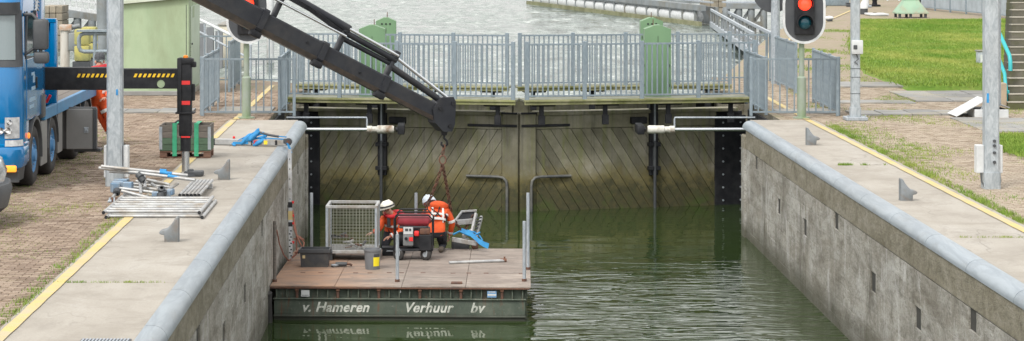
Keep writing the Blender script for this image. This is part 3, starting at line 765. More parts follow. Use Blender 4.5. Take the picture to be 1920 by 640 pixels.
obj('windscreen_surround', MB().loft(shell_patch(2.12, 3.06, 1.238, 1.19, .04, .21, .29, .27, .008, 2, 13), False, False), MDARK, truck, 40)
obj('windscreen', MB().loft(shell_patch(2.24, 2.98, 1.235, 1.195, .06, .195, .29, .27, .016, 4, 11), False, False), MGLASS, truck, 40)
mb = MB(); rr = [[(x*1.02, y-.16, 3.0) for x, y in outline(1.16, .24, .5, .2)[1:-1]], [(x*1.02, y-.2, 3.2) for x, y in outline(1.16, .24, .5, .2)[1:-1]]]
obj('sun_visor', mb.loft(rr, False, False), MDARK, truck, 40)
# door, its window and lettering on the visible side
obj('door', MB().box((1.245, 1.02, 1.72), (.02, 1.02, 1.02), 0, .012), MBLUE, truck)
dw = obj('side_window', MB().prism([(.52, 2.32), (1.42, 2.26), (1.42, 2.98), (.72, 2.98)], 0, .02, Matrix.Translation((1.21, 0, 0)) @ Matrix(((0, 0, 1, 0), (1, 0, 0, 0), (0, 1, 0, 0), (0, 0, 0, 1)))), MDGLASS, truck, None)
obj('window_frame', MB().bar((1.235, .47, 2.26), (1.235, 1.5, 2.2), .03, .06).bar((1.235, 1.47, 2.2), (1.22, 1.47, 3.02), .03, .06).bar((1.235, .47, 2.27), (1.215, .72, 3.02), .03, .07), MDARK, truck, None)
obj('door_handle', MB().box((1.262, 1.4, 1.78), (.03, .1, .2), 0, .01), MBLACK, truck)
mb = MB()
for z, y0, y1, h in ((1.95, .95, 1.25, .05), (1.86, 1.1, 1.3, .13), (1.7, .95, 1.35, .06), (1.52, .75, 1.35, .07), (1.40, .75, 1.2, .06)):
    y = y0
    while y < y1: mb.box((1.257, y+.02, z), (.004, .03, h)); y += .05
obj('door_marking', mb, flat('pale_blue_print', (.35, .5, .62), .5), truck, None)
g_ = MB()
for k in range(7): g_.tube([(1.2, 1.55+.05*k, 2.95+.06*k), (1.215, 1.75+.04*k, 3.06+.05*k), (1.2, 2.0+.01*k, 3.0+.07*k)], .014, 6)
obj('roof_graphic', g_, MWHITE, truck, 50)
obj('side_fairing', MB().box((1.18, 2.3, 2.3), (.1, .5, 2.2), 0, .04), MBLUE, truck)
# lights
HL = mat('headlamp_lens', (.55, .57, .58), (.3, .31, .32), 14, .12, 0, .0, lo=.3, hi=.7)
obj('headlight', MB().loft(shell_patch(.93, 1.28, 1.235, 1.235, .02, .03, .28, .28, .012, 8, 12), False, False), HL, truck, 40)
obj('headlight', MB().loft(shell_patch(.93, 1.28, 1.235, 1.235, .02, .03, .28, .28, .012, 2, 6), False, False), HL, truck, 40)
mb = MB()
for x, z, r_ in ((1.02, 1.06, .065), (.9, 1.06, .06), (1.05, 1.2, .05)): mb.lathe([(r_, 0), (r_*.9, .015), (r_*.6, -.02), (0, -.03)], 14, Matrix.Translation((x, -.01, z)) @ Matrix.Rotation(math.pi/2, 4, 'X'))
obj('headlight_reflector', mb, flat('headlight_chrome', (.7, .7, .7), .12, 1), truck, 50)
obj('fog_light', MB().loft(shell_patch(.80, .9, 1.25, 1.24, .0, .02, .29, .28, .014, 8, 13), False, False), HL, truck, 40)
obj('indicator', MB().box((1.04, -.03, .43), (.26, .05, .11), 0, .02), flat('lit_amber_lamp', (.95, .33, .03), .3, 0, .45), truck)
obj('side_marker', MB().lathe([(.05, 0), (.045, .03), (0, .04)], 12, Matrix.Translation((1.25, .62, .93)) @ Matrix.Rotation(math.pi/2, 4, 'Y')), flat('lit_side_marker', (1, .25, .03), .3, 0, .5), truck, 40)
obj('badge_plate', MB().box((.55, .06, .29), (1.3, .03, .2), 0, .01), MDARK, truck)
tm = text_mesh('VOLVO', .135, 0, .004, .004, 1.25); tm.transform(Matrix.Translation((.42, .04, .245)) @ Matrix.Rotation(math.pi/2, 4, 'X')); link('badge_lettering', tm, MWHITE, truck)
# mirrors
def rbox(c, d, b): return MB().box(c, d, 0, b)
mr = obj('mirror', rbox((1.5, .42, 2.65), (.26, .16, .52), .05), MDARK, truck); obj('mirror', rbox((1.51, .42, 2.26), (.26, .15, .2), .05), MDARK, truck)
obj('mirror_arm', MB().tube([(1.2, .5, 2.98), (1.36, .42, 2.99), (1.44, .42, 2.9)], .03, 8).tube([(1.22, .42, 2.3), (1.36, .42, 2.4), (1.44, .42, 2.46)], .025, 8).tube([(1.5, .42, 2.42), (1.5, .42, 2.34)], .03, 8), MDARK, truck, 50)
obj('mirror', rbox((-1.5, .42, 2.65), (.26, .16, .52), .05), MDARK, truck)
# wheels with tyre, rim and hub
def wheel(y, side, dual=False):
    xx = side*1.02
    Mx = Matrix.Translation((xx, y, .53)) @ Matrix.Rotation(side*math.pi/2, 4, 'Y')
    wd = .22
    ty = obj('tyre', MB().lathe([(.3, -.14), (.44, -.15), (.505, -.13), (.53, -.10), (.53, .13), (.52, .17), (.47, wd-.01), (.36, wd), (.31, wd-.03), (.3, .1)], 32, Mx), MRUB, truck, 50)
    rim = obj('rim', MB().lathe([(.31, .19), (.29, .2), (.27, .16), (.24, .12), (.17, .17 if not dual else .05), (.12, .19 if not dual else .05), (.1, .24 if not dual else .1), (0, .24 if not dual else .1)], 28, Mx), mat('blue_rim_paint', (.08, .25, .48), (.06, .2, .4), 5, .5), truck, 40)
    mb = MB()
    for k in range(10):
        a = k*math.pi/5; mb.lathe([(.02, 0), (.02, .035), (0, .04)], 6, Mx @ Matrix.Translation((.205*math.cos(a), .205*math.sin(a), .15 if not dual else .07)))
    obj('wheel_nut', mb, MCHROME, ty, 40)
for y in (1.4, 3.35): wheel(y, 1); wheel(y, -1)
for y in (6.25, 7.6): wheel(y, 1, True); wheel(y, -1, True)
def arch(y, r, wd, x, m, a0=0, a1=180):
    o_ = [(math.cos(R(a0+(a1-a0)*k/14)), math.sin(R(a0+(a1-a0)*k/14))) for k in range(15)]
    poly = [(y+c*r, .53+s_*r) for c, s_ in o_]+[(y+c*(r-.05), .53+s_*(r-.05)) for c, s_ in o_[::-1]]
    return obj('mudguard', MB().prism(poly, x-wd, x, Matrix(((0, 0, 1, 0), (1, 0, 0, 0), (0, 1, 0, 0), (0, 0, 0, 1)))), m, truck, 40)
MMUD = mat('grey_mudguard', (.1, .105, .11), (.08, .085, .09), 5, .5, 0, .1)
arch(1.4, .67, .42, 1.265, MMUD, -8, 180); arch(3.35, .63, .4, 1.25, MMUD); arch(6.25, .63, .45, 1.25, MDARK); arch(7.6, .63, .45, 1.25, MDARK)
obj('cab_step', MB().box((1.2, 2.18, 1.32), (.16, .3, .42), 0, .04), MMUD, truck)
obj('side_skirt', MB().box((1.22, 2.38, .66), (.04, .62, .78), 0, .012), MGREYBOX, truck); obj('side_skirt', MB().box((1.2, 4.28, .68), (.05, .5, .74), 0, .012), MGREYBOX, truck)
# chassis, bed
for sx in (-.43, .43): obj('chassis_rail', MB().box((sx, 5.2, .98), (.09, 8.8, .28)), MDARK, truck, None)
for ya, yb in ((2.3, 3.6), (3.63, 9.4)): obj('bed_side_rail', MB().box((1.23, (ya+yb)/2, 1.16), (.08, yb-ya, .21), 0, .01), MBLUEM, truck)
obj('bed_side_rail', MB().box((-1.23, 5.9, 1.16), (.08, 7.1, .21), 0, .01), MBLUEM, truck)
for k in range(8): obj('bed_plank', MB().box((-1.05+k*.3, 6.6, 1.2), (.285, 5.6, .05), 0, .005), MWOODG, truck)
obj('headboard', MB().box((.1, 3.75, 1.99), (2.32, .06, 1.54), 0, .01), MBLUE, truck)
for x, wd in ((1.2, .1), (-1.2, .1)): obj('headboard_post', MB().box((x, 3.68, 1.99), (.12, .14, 1.56), 0, .015), MBLUE, truck)
obj('headboard_beam', MB().box((.1, 3.66, 2.76), (2.3, .12, .08), 0, .012), MBLUE, truck)
w_ = MB()
for k in range(2): w_.bar((1.0+.09*k, 3.5, 1.28), (1.08+.09*k, 3.5, 1.42), .03, .045)
obj('warning_panel', w_, MREDREF, truck, None)
obj('exhaust_pipe', MB().tube([(1.0, 2.55, 1.15), (1.12, 2.55, 1.3), (1.18, 2.62, 1.42)], .05, 10), MDARK, truck, 50)
# toolbox with its door swung out
obj('toolbox', MB().box((.98, 5.28, .66), (.52, .5, .72), 0, .01), mat('toolbox_inside', (.1, .1, .1), None, 4, .6), truck)
td = obj('toolbox_door', MB().box((1.47, 5.0, .68), (.5, .045, .76), 0, .012), MGREYBOX, truck)
obj('door_rim', MB().box((1.76, 5.04, .68), (.07, .14, .76), 0, .01).box((1.5, 5.06, 1.07), (.56, .12, .03), 0, .005), MDARK, td)
obj('latch', MB().box((1.60, 4.97, .66), (.085, .02, .11), 0, .006).box((1.60, 4.955, .66), (.05, .02, .05), 0, .005), MGALV, td)
obj('storage_ledge', MB().box((1.6, 5.28, .27), (.5, .34, .06), 0, .01), MDARK, truck)

# ================================================================ LOADER CRANE
crane = thing('loader_crane', 'dark grey folding loader crane on the truck with its boom over the raft', 'crane', (TX, 42.9, 1.0))
cw = lambda name, mb, m, sm=35: obj(name, mb, m, crane, sm, True)
cw('crane_base', MB().box((TX, 42.75, 1.35), (1.3, .7, .7), 0, .05), MCRANE)
cw('crane_column', MB().tube([(TX, 42.8, 1.6), (TX, 42.8, 4.1)], .24, 16, True, .2), MCRANE)
tipp = A(836, 222, 47.0); elbow = Vector((-8.05, 43.2, 5.28))
cw('main_boom', MB().bar((TX, 42.8, 4.0), elbow, .32, .42, .04), MCRANE)
bd = (tipp-elbow); BL = bd.length; bu = bd.normalized(); bx = bu.cross(Vector((0, 0, 1))).normalized(); bz = bx.cross(bu)
BM = Matrix((bx, bu, bz)).transposed().to_4x4(); BM.translation = elbow           # x sideways (away from viewer is -), y along boom, z up
def bpart(name, mb, m, sm=30): mb.bm.transform(BM); return obj(name, mb, m, crane, sm, True)
def section(y0, y1, h, wd):
    ring = lambda y: [(wd*.28, y, -h*.5), (wd*.5, y, -h*.27), (wd*.5, y, h*.42), (wd*.42, y, h*.5), (-wd*.42, y, h*.5), (-wd*.5, y, h*.42), (-wd*.5, y, -h*.27), (-wd*.28, y, -h*.5)]
    return MB().loft([ring(y0), ring(y1)])
fr = lambda px: (px+60.0)/896.0*BL       # boom length fraction from the photo column, elbow near px -60
secs = [(-.2, fr(455), .45, .33), (fr(440), fr(577), .40, .29), (fr(560), fr(705), .365, .26), (fr(690), fr(840), .33, .24)]
for i, (a, b, h, wd) in enumerate(secs):
    o = bpart('boom_section', section(a, b, h, wd), MCRANE)
    o.data.materials.append(MWORN)
    for p in o.data.polygons:
        if p.normal.dot(-bz) > .35 and p.normal.dot(-bz) < .999: p.material_index = 1
for (y, h, wd) in ((fr(455), .52, .38), (fr(577), .46, .34), (fr(705), .42, .3)):
    c_ = bpart('boom_collar', section(y-.11, y+.02, h, wd), MCRANE)
    bpart('wear_pad', MB().box((wd*.25, y-.05, -h*.5), (.16, .22, .12), 0, .02), MBLACK)
for y, h in ((fr(598), .42), (fr(700), .40), (fr(470), .5)):
    bpart('cylinder_bracket', MB().box((0, y, h*.5+.2), (.16, .09, .5), 0, .02).box((0, y, h*.5+.44), (.24, .13, .17), 0, .03), MCRANE)
mb = MB(); z1 = .62
bpart('extension_cylinder', MB().tube([(.05, fr(300), .76), (.05, fr(600), .66)], .085, 14).tube([(.05, fr(598), .57), (.05, fr(705), .55)], .06, 12), MCRANE, 50)
bpart('cylinder_rod', MB().tube([(.12, fr(250), .5), (.12, fr(600), .5)], .026, 10).tube([(.1, fr(600), .66), (.1, fr(703), .64)], .03, 10).tube([(.06, fr(700), .60), (.06, fr(822), .36)], .032, 10), MCHROME, 50)
bpart('extension_cylinder', MB().tube([(.0, fr(600), .45), (.0, fr(700), .45)], .05, 10).tube([(.02, fr(700), .40), (.02, fr(805), .27)], .065, 12), MCRANE, 50)
mb = MB()
for k in range(4): mb.tube([(.14, fr(260)+.02*k, .62+.03*k), (.15, fr(420), .66+.02*k), (.14, fr(520), .60+.025*k), (.1, fr(590), .5+.02*k)], .013, 6)
bpart('hydraulic_hose', mb, MBLACK, 60)
bpart('boom_head', MB().prism([(fr(800), .02), (fr(806), .30), (fr(826), .42), (fr(834), .36), (fr(850), -.05), (fr(850), -.2), (fr(836), -.28), (fr(815), -.2)], -.17, .17, Matrix(((0, 0, 1, 0), (1, 0, 0, 0), (0, 1, 0, 0), (0, 0, 0, 1)))), MCRANE)
for yy, zz in ((fr(812), .1), (fr(830), .3), (fr(842), -.12)): bpart('pin', MB().tube([(-.2, yy, zz), (.2, yy, zz)], .04, 10), MBLACK, 50)
bpart('boom_bolt', MB().tube([(.15, fr(540), .05), (.185, fr(540), .05)], .02, 8).tube([(.13, fr(650), .0), (.165, fr(650), .0)], .02, 8), MBLACK, 50)
# stabiliser
by = 43.0; zb_ = 1.75
cw('stabiliser_beam', MB().box((-7.1, by, zb_), (2.7, .28, .40), 0, .015), MBLACK)
cw('stabiliser_extension', MB().box((-5.2, by, zb_), (1.3, .22, .355), 0, .012), MBLACK)
cw('beam_collar', MB().box((-5.72, by, zb_), (.05, .34, .46), 0, .01).box((-5.7, by-.05, zb_+.27), (.05, .1, .16), 0, .015), MBLACK)
MHAZ = flat('hazard_yellow', (.8, .5, .02), .5)
for x0, x1, yy in ((-6.43, -5.78, by-.141), (-5.42, -4.62, by-.111)):
    mb = MB(); mb2 = MB(); x = x0; mb2.box(((x0+x1)/2, yy-.0005, zb_+.06), (x1-x0, .004, .072))
    while x < x1-.06: mb.prism([(x, .028), (x+.045, .028), (x+.075, .092), (x+.03, .092)], -.003, .003, Matrix.Translation((0, yy-.004, zb_)) @ Matrix.Rotation(math.pi/2, 4, 'X')); x += .083
    cw('hazard_stripe', mb, MHAZ, None)['kind'] = 'stuff'; cw('hazard_backing', mb2, MBLACK, None)
cw('beam_eye', MB().lathe([(.055, 0), (.07, .006), (.07, -.002)], 18, Matrix.Translation((-4.93, by-.111, zb_-.09)) @ Matrix.Rotation(math.pi/2, 4, 'X')).lathe([(0, .002), (.055, .002)], 18, Matrix.Translation((-4.93, by-.113, zb_-.09)) @ Matrix.Rotation(math.pi/2, 4, 'X')), MGRNPALE, 40)
lx = -4.5
cw('stabiliser_leg', MB().box((lx, by, 1.42), (.22, .22, 1.4), 0, .02).box((lx-.1, by, 1.62), (.08, .28, 1.0), 0, .015).box((lx+.13, by+.02, 1.5), (.07, .1, .3), 0, .01), MBLACK)
cw('leg_head', MB().box((lx, by, 2.06), (.28, .26, .1), 0, .02).box((lx+.12, by, 2.0), (.14, .12, .1), 0, .02), MBLACK)
cw('leg_tube', MB().tube([(lx, by, .45), (lx, by, .95)], .095, 14), MBLACK, 50)
cw('leg_rod', MB().tube([(lx, by, .08), (lx, by, .5)], .07, 14), MCHROME, 50)
cw('leg_flange', MB().box((lx, by, 1.14), (.34, .3, .03), 0, .005), MBLACK)
for zz in (1.68, 1.32, .73): cw('reflector', MB().box((lx+.01, by-.114 if zz > 1 else by-.098, zz), (.16, .006, .07)), MREDREF, None)
cw('leg_lamp', MB().lathe([(.045, 0), (.045, .04), (.02, .06), (0, .06)], 12, Matrix.Translation((lx, by, 2.11))), MAMBER, 40)
cw('foot_plate', MB().lathe([(.0, .12), (.06, .12), (.08, .06), (.16, .045), (.17, .0), (0, 0)], 18, Matrix.Translation((lx+.08, by, .005))).box((lx+.15, by, .05), (.34, .26, .09), 0, .02), MDARK)

# ---- hook and lifting chain
hk = A(833, 252, 47.0)
ch = thing('lifting_chain', 'rusty two-leg lifting chain hanging from the crane tip', 'chain', (hk.x, hk.y, hk.z))
obj('hook', MB().lathe([(.0, .12), (.05, .12), (.07, .06), (.05, -.02), (0, -.02)], 12).tube([(0, 0, -.02), (.0, 0, -.08), (.05, 0, -.13), (.06, 0, -.2), (.0, 0, -.25), (-.06, 0, -.2), (-.05, 0, -.15)], .022, 8), MBLACK, ch, 50)
obj('hook_latch', MB().box((.06, -.03, .1), (.08, .06, .06), 0, .01), MHAZ, ch)
def chain_mesh(pts, link_l=.1, r=.014):
    mb = MB(); n = 0
    for a, b in zip(pts, pts[1:]):
        a = Vector(a); b = Vector(b); d = b-a; L = d.length; u = d.normalized(); k = max(1, int(L/(link_l*.78)))
        sx = u.orthogonal().normalized(); sy = u.cross(sx)
        for i in range(k):
            c = a+d*(i+.5)/k; q = sx if n % 2 else sy; n += 1
            mb.tube([c+u*(link_l*.5*math.cos(t_))+q*(link_l*.3*math.sin(t_)) for t_ in [2*math.pi*j/8 for j in range(9)]], r, 5, False)
    return mb
rg = A(830, 300, 47.0)-hk
obj('chain', chain_mesh([(0, 0, -.2), rg+Vector((0, 0, .1))]), MRUST, ch, 60)
obj('chain_ring', MB().tube([rg+Vector((.065*math.cos(a), 0, .085*math.sin(a))) for a in [2*math.pi*j/12 for j in range(13)]], .016, 8, False), MRUST, ch, 60)
obj('chain', chain_mesh([rg+Vector((0, 0, -.1)), A(818, 345, 47.2)-hk, A(796, 398, 47.6)-hk]), MRUST, ch, 60)
obj('chain', chain_mesh([rg+Vector((0, 0, -.1)), A(838, 352, 47.6)-hk, A(848, 410, 48.1)-hk, A(868, 436, 48.3)-hk, A(888, 404, 48.4)-hk]), MRUST, ch, 60)

# ================================================================ WORK RAFT
DZ = -1.98
RY = -.035
raft = thing('work_raft', 'green steel work raft with plywood deck and white lettering, moored at the wall', 'raft', (-2.93, 43.15, WATER), RY)
W_, Dp = 4.52, 5.1
def m_hull():
    m, t, b, N, L = nodes('chipped_green_hull_paint')
    v = coord(t, 'obj', (1, 1, 1)); vs_ = coord(t, 'obj', (6, 1, .8)); n1 = noise(t, v, 2.2, 7, .7); n2 = noise(t, vs_, 2, 7, .7, .3); n3 = noise(t, v, 18, 6, .7)
    c = ramp(t, n1, [(.3, (.04, .058, .044)), (.52, (.072, .092, .07)), (.7, (.125, .14, .112))])
    c = mix(t, ramp(t, n2, [(.56, 0), (.67, .85)]), c, (.12, .06, .036))
    c = mix(t, ramp(t, n3, [(.58, 0), (.68, .6)]), c, (.2, .2, .17))
    z = posz(t)[2]; q = mth(t, 'DIVIDE', mth(t, 'SUBTRACT', mth(t, 'ADD', z, mth(t, 'MULTIPLY', n1, .1)), -2.42), -.07, True)
    c = mix(t, mth(t, 'MULTIPLY', q, .85), c, (.03, .03, .022))
    L(c, b.inputs['Base Color']); b.inputs['Roughness'].default_value = .6; bump(t, b, n3, .3, .01); return m
def m_ply():
    m, t, b, N, L = nodes('weathered_plywood')
    v = coord(t, 'world', (1, 1, 1)); vg = coord(t, 'world', (.5, 6, 1)); n1 = noise(t, v, .9, 7, .65); n2 = noise(t, vg, 2.4, 7, .7, .3); n3 = noise(t, v, 7, 6, .7)
    c = ramp(t, n2, [(.3, (.2, .165, .14)), (.5, (.29, .245, .21)), (.7, (.36, .315, .28))])
    c = mix(t, ramp(t, n1, [(.45, 0), (.65, .55)]), c, (.16, .12, .10))
    xs = posz(t)[0]; q = mth(t, 'DIVIDE', mth(t, 'SUBTRACT', mth(t, 'ADD', xs, mth(t, 'MULTIPLY', n1, 2.0)), .2), -1.2, True)
    c = mix(t, mth(t, 'MULTIPLY', q, .65), c, (.38, .2, .105))
    n5 = noise(t, coord(t, 'world', (.9, 2.2, 1)), 1.1, 9, .8, .8); c = mix(t, ramp(t, n5, [(.46, 0), (.6, .8)]), c, (.15, .125, .108))
    n6 = noise(t, coord(t, 'world', (.6, 3, 1)), 2.1, 9, .8, .8); c = mix(t, ramp(t, n6, [(.58, 0), (.68, .5)]), c, (.46, .41, .36))
    c = mix(t, ramp(t, n3, [(.6, 0), (.72, .5)]), c, (.11, .085, .07))
    k = mth(t, 'MULTIPLY_ADD', rand(t), .2); k.node.inputs[2].default_value = .9
    c = mix(t, 1.0, c, k, 'MULTIPLY')
    L(c, b.inputs['Base Color']); b.inputs['Roughness'].default_value = .8; bump(t, b, n2, .3, .01); return m
MHULL, MPLY = m_hull(), m_ply()
H = DZ-WATER                            # deck height above water
obj('hull', MB().box((W_/2, Dp/2, .04), (W_, Dp, .72), 0, .02), MHULL, raft)
obj('upper_side', MB().box((W_/2, Dp/2+.02, .495), (W_-.05, Dp-.08, .195), 0, .006), MHULL, raft)
obj('rub_rail', MB().box((W_/2, -.012, .385), (W_+.03, .05, .03), 0, .01), MHULL, raft); obj('rub_rail', MB().box((W_/2, -.012, .075), (W_+.02, .03, .04), 0, .01), MHULL, raft)
rm = MB().box((0, 0, 0), (.024, .06, .19), 0, .004).mesh('rib'); bkm = MB().box((0, 0, 0), (.05, .05, .2), 0, .01).box((0, -.03, .07), (.07, .03, .05), 0, .008).mesh('bracket')
for k in range(25):
    x = .05+k*(W_-.1)/24
    if k % 4 == 2: o = link('bracket', bkm, MRUST, raft); o.location = (x, -.0, .48)
    else: o = link('rib', rm, MHULL, raft); o.location = (x, .006, .488)
for k in range(22): o = link('rib', rm, MHULL, raft); o.location = (W_+.006, .15+k*.23, .488); o.rotation_euler.z = math.pi/2
obj('deck_edge', MB().box((W_/2+.01, Dp/2-.02, H-.035), (W_+.14, Dp+.08, .03), 0, .006), MRUST, raft)
xs_ = [-.07, 1.1, 2.3, 3.45, W_+.1]; ys_ = [-.06, 1.62, 3.4, Dp+.02]
for i in range(4):
    for j in range(3):
        obj('deck_plate', MB().box(((xs_[i]+xs_[i+1])/2, (ys_[j]+ys_[j+1])/2, H-.010+random.uniform(0, .004)), (xs_[i+1]-xs_[i]-.007, ys_[j+1]-ys_[j]-.009, .022), 0, .003), MPLY, raft)
for k in range(14): obj('deck_lug', MB().box((.4+k*.31+random.uniform(-.05, .05), random.choice((1.60, 1.64, 3.4)), H+.003), (.09, .05, .012)), MRUST, raft, None)
obj('lifting_plate', MB().box((3.28, .3, H+.02), (.2, .13, .03), 0, .005), MRUST, raft)
for txt, x0 in (('v. Hameren', .5), ('Verhuur', 2.34), ('bv', 3.53)):
    tm = text_mesh(txt, .245, .28, .002, .006, 1.05); tm.transform(Matrix.Translation((x0, -.0035, .155)) @ Matrix.Rotation(math.pi/2, 4, 'X'))
    link('lettering', tm, mat('stencil_white', (.66, .67, .62), (.5, .52, .48), 9, .7, 0, .0, dirt=(.2, .22, .18)) if txt[0] == 'v' else bpy.data.materials['stencil_white'], raft)
# stencil bridges cut the letters
mb = MB()
for x in (.86, 1.02, 1.06, 1.18, 1.36, 1.5, 2.57, 2.72, 2.86, 3.02, 3.63): mb.bar((x-.03, -.0045, .15), (x+.045, -.0045, .36), .005, .012, 0, Vector((0, 1, 0)))
obj('stencil_bridge', mb, MHULL, raft, None)
obj('notice', MB().box((.57, -.032, .485), (.15, .006, .115)).box((.57, -.02, .485), (.03, .03, .03)), MWHITE, raft, None)
nb = obj('notice', MB().box((3.92, -.032, .485), (.165, .006, .115)).box((3.92, -.02, .485), (.03, .03, .03)), flat('notice_blue', (.16, .3, .5), .5), raft, None)
obj('notice_print', MB().box((3.92, -.037, .475), (.15, .003, .03)).box((3.92, -.037, .525), (.12, .003, .012)), MWHITE, nb, None)
mb = MB()
for k in range(5): mb.box((.52+k*.025, -.037, .45), (.016, .003, .012))
obj('notice_print', mb, MDARK, raft, None)
obj('drain', MB().lathe([(.022, 0), (.022, .012), (0, .012)], 10, Matrix.Translation((2.27, -.0, .52)) @ Matrix.Rotation(math.pi/2, 4, 'X')), MWHITE, raft, 40)
def ry(px, py, z=DZ): p = P(px, py, z); return p
# stanchions
for px, py, top, lb in ((515, 529, 415, 'dark stanchion at the front left corner of the raft'), (745, 529, 440, 'steel stanchion at the raft front before the generator'), (983, 528, 415, 'shorter stanchion at the front right corner of the raft'),
                        (990, 506, 362, 'taller stanchion on the right edge of the raft'), (584, 474, 362, 'stanchion behind the black tote by the wall'), (780, 470, 362, 'stanchion standing behind the generator')):
    p = P(px, py, DZ); h = (py-top)*p.y/F
    t_ = thing('stanchion', lb, 'stanchion', (p.x, p.y, DZ)); dk = px == 515
    obj('tube', MB().tube([(0, 0, 0), (0, 0, h)], .032, 12), MWOODG if dk else MGALV, t_, 50)
    obj('socket', MB().tube([(0, 0, 0), (0, 0, .05)], .045, 12), MRUST, t_, 50)
# black fender between raft and wall
fd = obj('fender', MB().tube([(-3.02, 42.75, -2.05), (-3.03, 42.8, -2.25), (-3.02, 42.85, -2.55), (-3.03, 42.9, -2.75)], .09, 12), MRUB, None, 50)
tag(fd, 'black rubber fender squeezed between the raft and the left wall', 'fender')

# ---- mesh cage
p = P(613, 489, DZ)
cg = thing('mesh_cage', 'galvanised mesh cage container on the raft beside the black tote', 'cage', (p.x, p.y, DZ), RY)
cW, cD, cH = .95, .85, 1.04
for x in (0, cW):
    for y in (0, cD): obj('corner_post', MB().box((x, y, cH/2), (.05, .05, cH), 0, .006), MGALV, cg)
for y in (0, cD):
    obj('top_frame', MB().box((cW/2, y, cH), (cW+.05, .055, .055), 0, .006), MALU, cg); obj('bottom_frame', MB().box((cW/2, y, .17), (cW, .05, .06), 0, .006), MALU, cg)
for x in (0, cW): obj('top_frame', MB().box((x, cD/2, cH), (.055, cD, .05), 0, .006), MALU, cg); obj('bottom_frame', MB().box((x, cD/2, .17), (.05, cD, .06), 0, .006), MALU, cg)
obj('cage_floor', MB().box((cW/2, cD/2, .17), (cW-.06, cD-.06, .02)), MGREYBOX, cg, None)
def grid(axis, off):
    mb = MB(); L = cW if axis == 'x' else cD; n = int(L/.062); m_ = int((cH-.22)/.062)
    q = lambda a, z: (a, off, z) if axis == 'x' else (off, a, z)
    for i in range(1, n): mb.tube([q(L*i/n, .2), q(L*i/n, cH-.02)], .0042, 4, False)
    for j in range(1, m_): mb.tube([q(.02, .2+(cH-.22)*j/m_), q(L-.02, .2+(cH-.22)*j/m_)], .0042, 4, False)
    return mb
MMESH = mat('mesh_wire', (.26, .26, .23), (.2, .2, .18), 5, .6, .2, .0)
for ax, off in (('x', 0), ('x', cD), ('y', 0), ('y', cD*1.118)): obj('wire_panel', grid(ax, off), MMESH, cg, None)
for x in (.06, cW-.06): obj('foot', MB().box((x, cD/2, .07), (.09, cD, .14), 0, .008), MDARK, cg)
p2 = P(660, 478, DZ)
jk = thing('loose_parts', 'jumble of tubes, hoses and fittings inside the mesh cage', 'parts', (p.x+.45, p.y+.42, DZ+.18), RY)
for k in range(16):
    a = random.uniform(0, 6.28); x, y = random.uniform(-.33, .33), random.uniform(-.28, .28); L = random.uniform(.1, .3); z = random.uniform(.02, .16)+(.1 if x < -.1 else 0)
    x0, x1 = [max(-.42, min(.42, x+s*math.cos(a)*L*.5)) for s in (-1, 1)]; y0, y1 = [max(-.36, min(.36, y+s*math.sin(a)*L*.5)) for s in (-1, 1)]
    obj('fitting', MB().tube([(x0, y0, z), (x1, y1, z+random.uniform(-.02, .05))], random.uniform(.012, .035), 8), random.choice([MALU, MRUST, MDARK, MALU, MBLUESTRAP]), jk, 50)
obj('fitting', MB().tube([(.3*math.cos(a)*.4-.25, .3*math.sin(a)*.4-.1, .25+.02*math.sin(3*a)) for a in [j*.5 for j in range(14)]], .016, 6), MBLACK, jk, 50)

# ---- tote, bucket, tools, lying pole
p = P(590, 502, DZ)
tt = thing('tote', 'black plastic tote on the left of the raft deck', 'tote', (p.x, p.y+.2, DZ), RY)
rg_ = lambda w2, d2, z: [(-w2, -d2, z), (w2, -d2, z), (w2, d2, z), (-w2, d2, z)]
MTOTE = mat('charcoal_tote_plastic', (.05, .055, .062), (.035, .04, .046), 4, .55, 0, .05, dirt=(.09, .085, .075))
obj('body', MB().loft([rg_(.255, .17, 0), rg_(.275, .19, .31), rg_(.262, .178, .31), rg_(.245, .16, .03)]), MTOTE, tt, None)
obj('rim', MB().loft([rg_(.285, .2, .27), rg_(.3, .212, .28), rg_(.3, .212, .34), rg_(.27, .185, .34), rg_(.27, .185, .3)], False), MTOTE, tt, None)
for sx in (-1, 1): obj('handle', MB().box((sx*.31, 0, .27), (.03, .2, .05), 0, .01), MTOTE, tt)
obj('sticker', MB().box((-.2, -.186, .2), (.05, .008, .06)), flat('sticker_tan', (.55, .45, .25), .6), tt, None)
p = P(698, 507, DZ)
bk = thing('bucket', 'grey plastic bucket with yellow sticker beside the mesh cage', 'bucket', (p.x, p.y+.15, DZ))
obj('body', MB().lathe([(0, 0), (.135, 0), (.158, .38), (.15, .38), (.128, .02), (0, .02)], 28), mat('grey_bucket_plastic', (.17, .18, .195), (.13, .14, .15), 4, .5, 0, .05), bk, 40)
obj('rim', MB().lathe([(.158, .345), (.17, .35), (.17, .385), (.152, .385), (.15, .37)], 28), bpy.data.materials['grey_bucket_plastic'], bk, 40)
def arc_patch(r0, r1, z0, z1, a0, a1, n=8): return MB().loft([[(r0*math.cos(a0+(a1-a0)*k/n), r0*math.sin(a0+(a1-a0)*k/n), z0) for k in range(n+1)], [(r1*math.cos(a0+(a1-a0)*k/n), r1*math.sin(a0+(a1-a0)*k/n), z1) for k in range(n+1)]], False, False)
st = obj('sticker', arc_patch(.142, .153, .07, .24, R(-82), R(-28)), flat('sticker_yellow', (.85, .7, .02), .5), bk, 40)
obj('sticker_print', arc_patch(.1535, .156, .24, .30, R(-78), R(-32)), MDARK, st, 40)
obj('bail', MB().tube([(.165*math.cos(a), .165*math.sin(a), .34-.05*math.sin(a)) for a in [math.pi*k/10 for k in range(11)]], .004, 6), MGALV, bk, 50)
p = P(640, 501, DZ)
tl = thing('power_tool', 'dirty hand tool lying on the raft deck between tote and bucket', 'tool', (p.x, p.y, DZ))
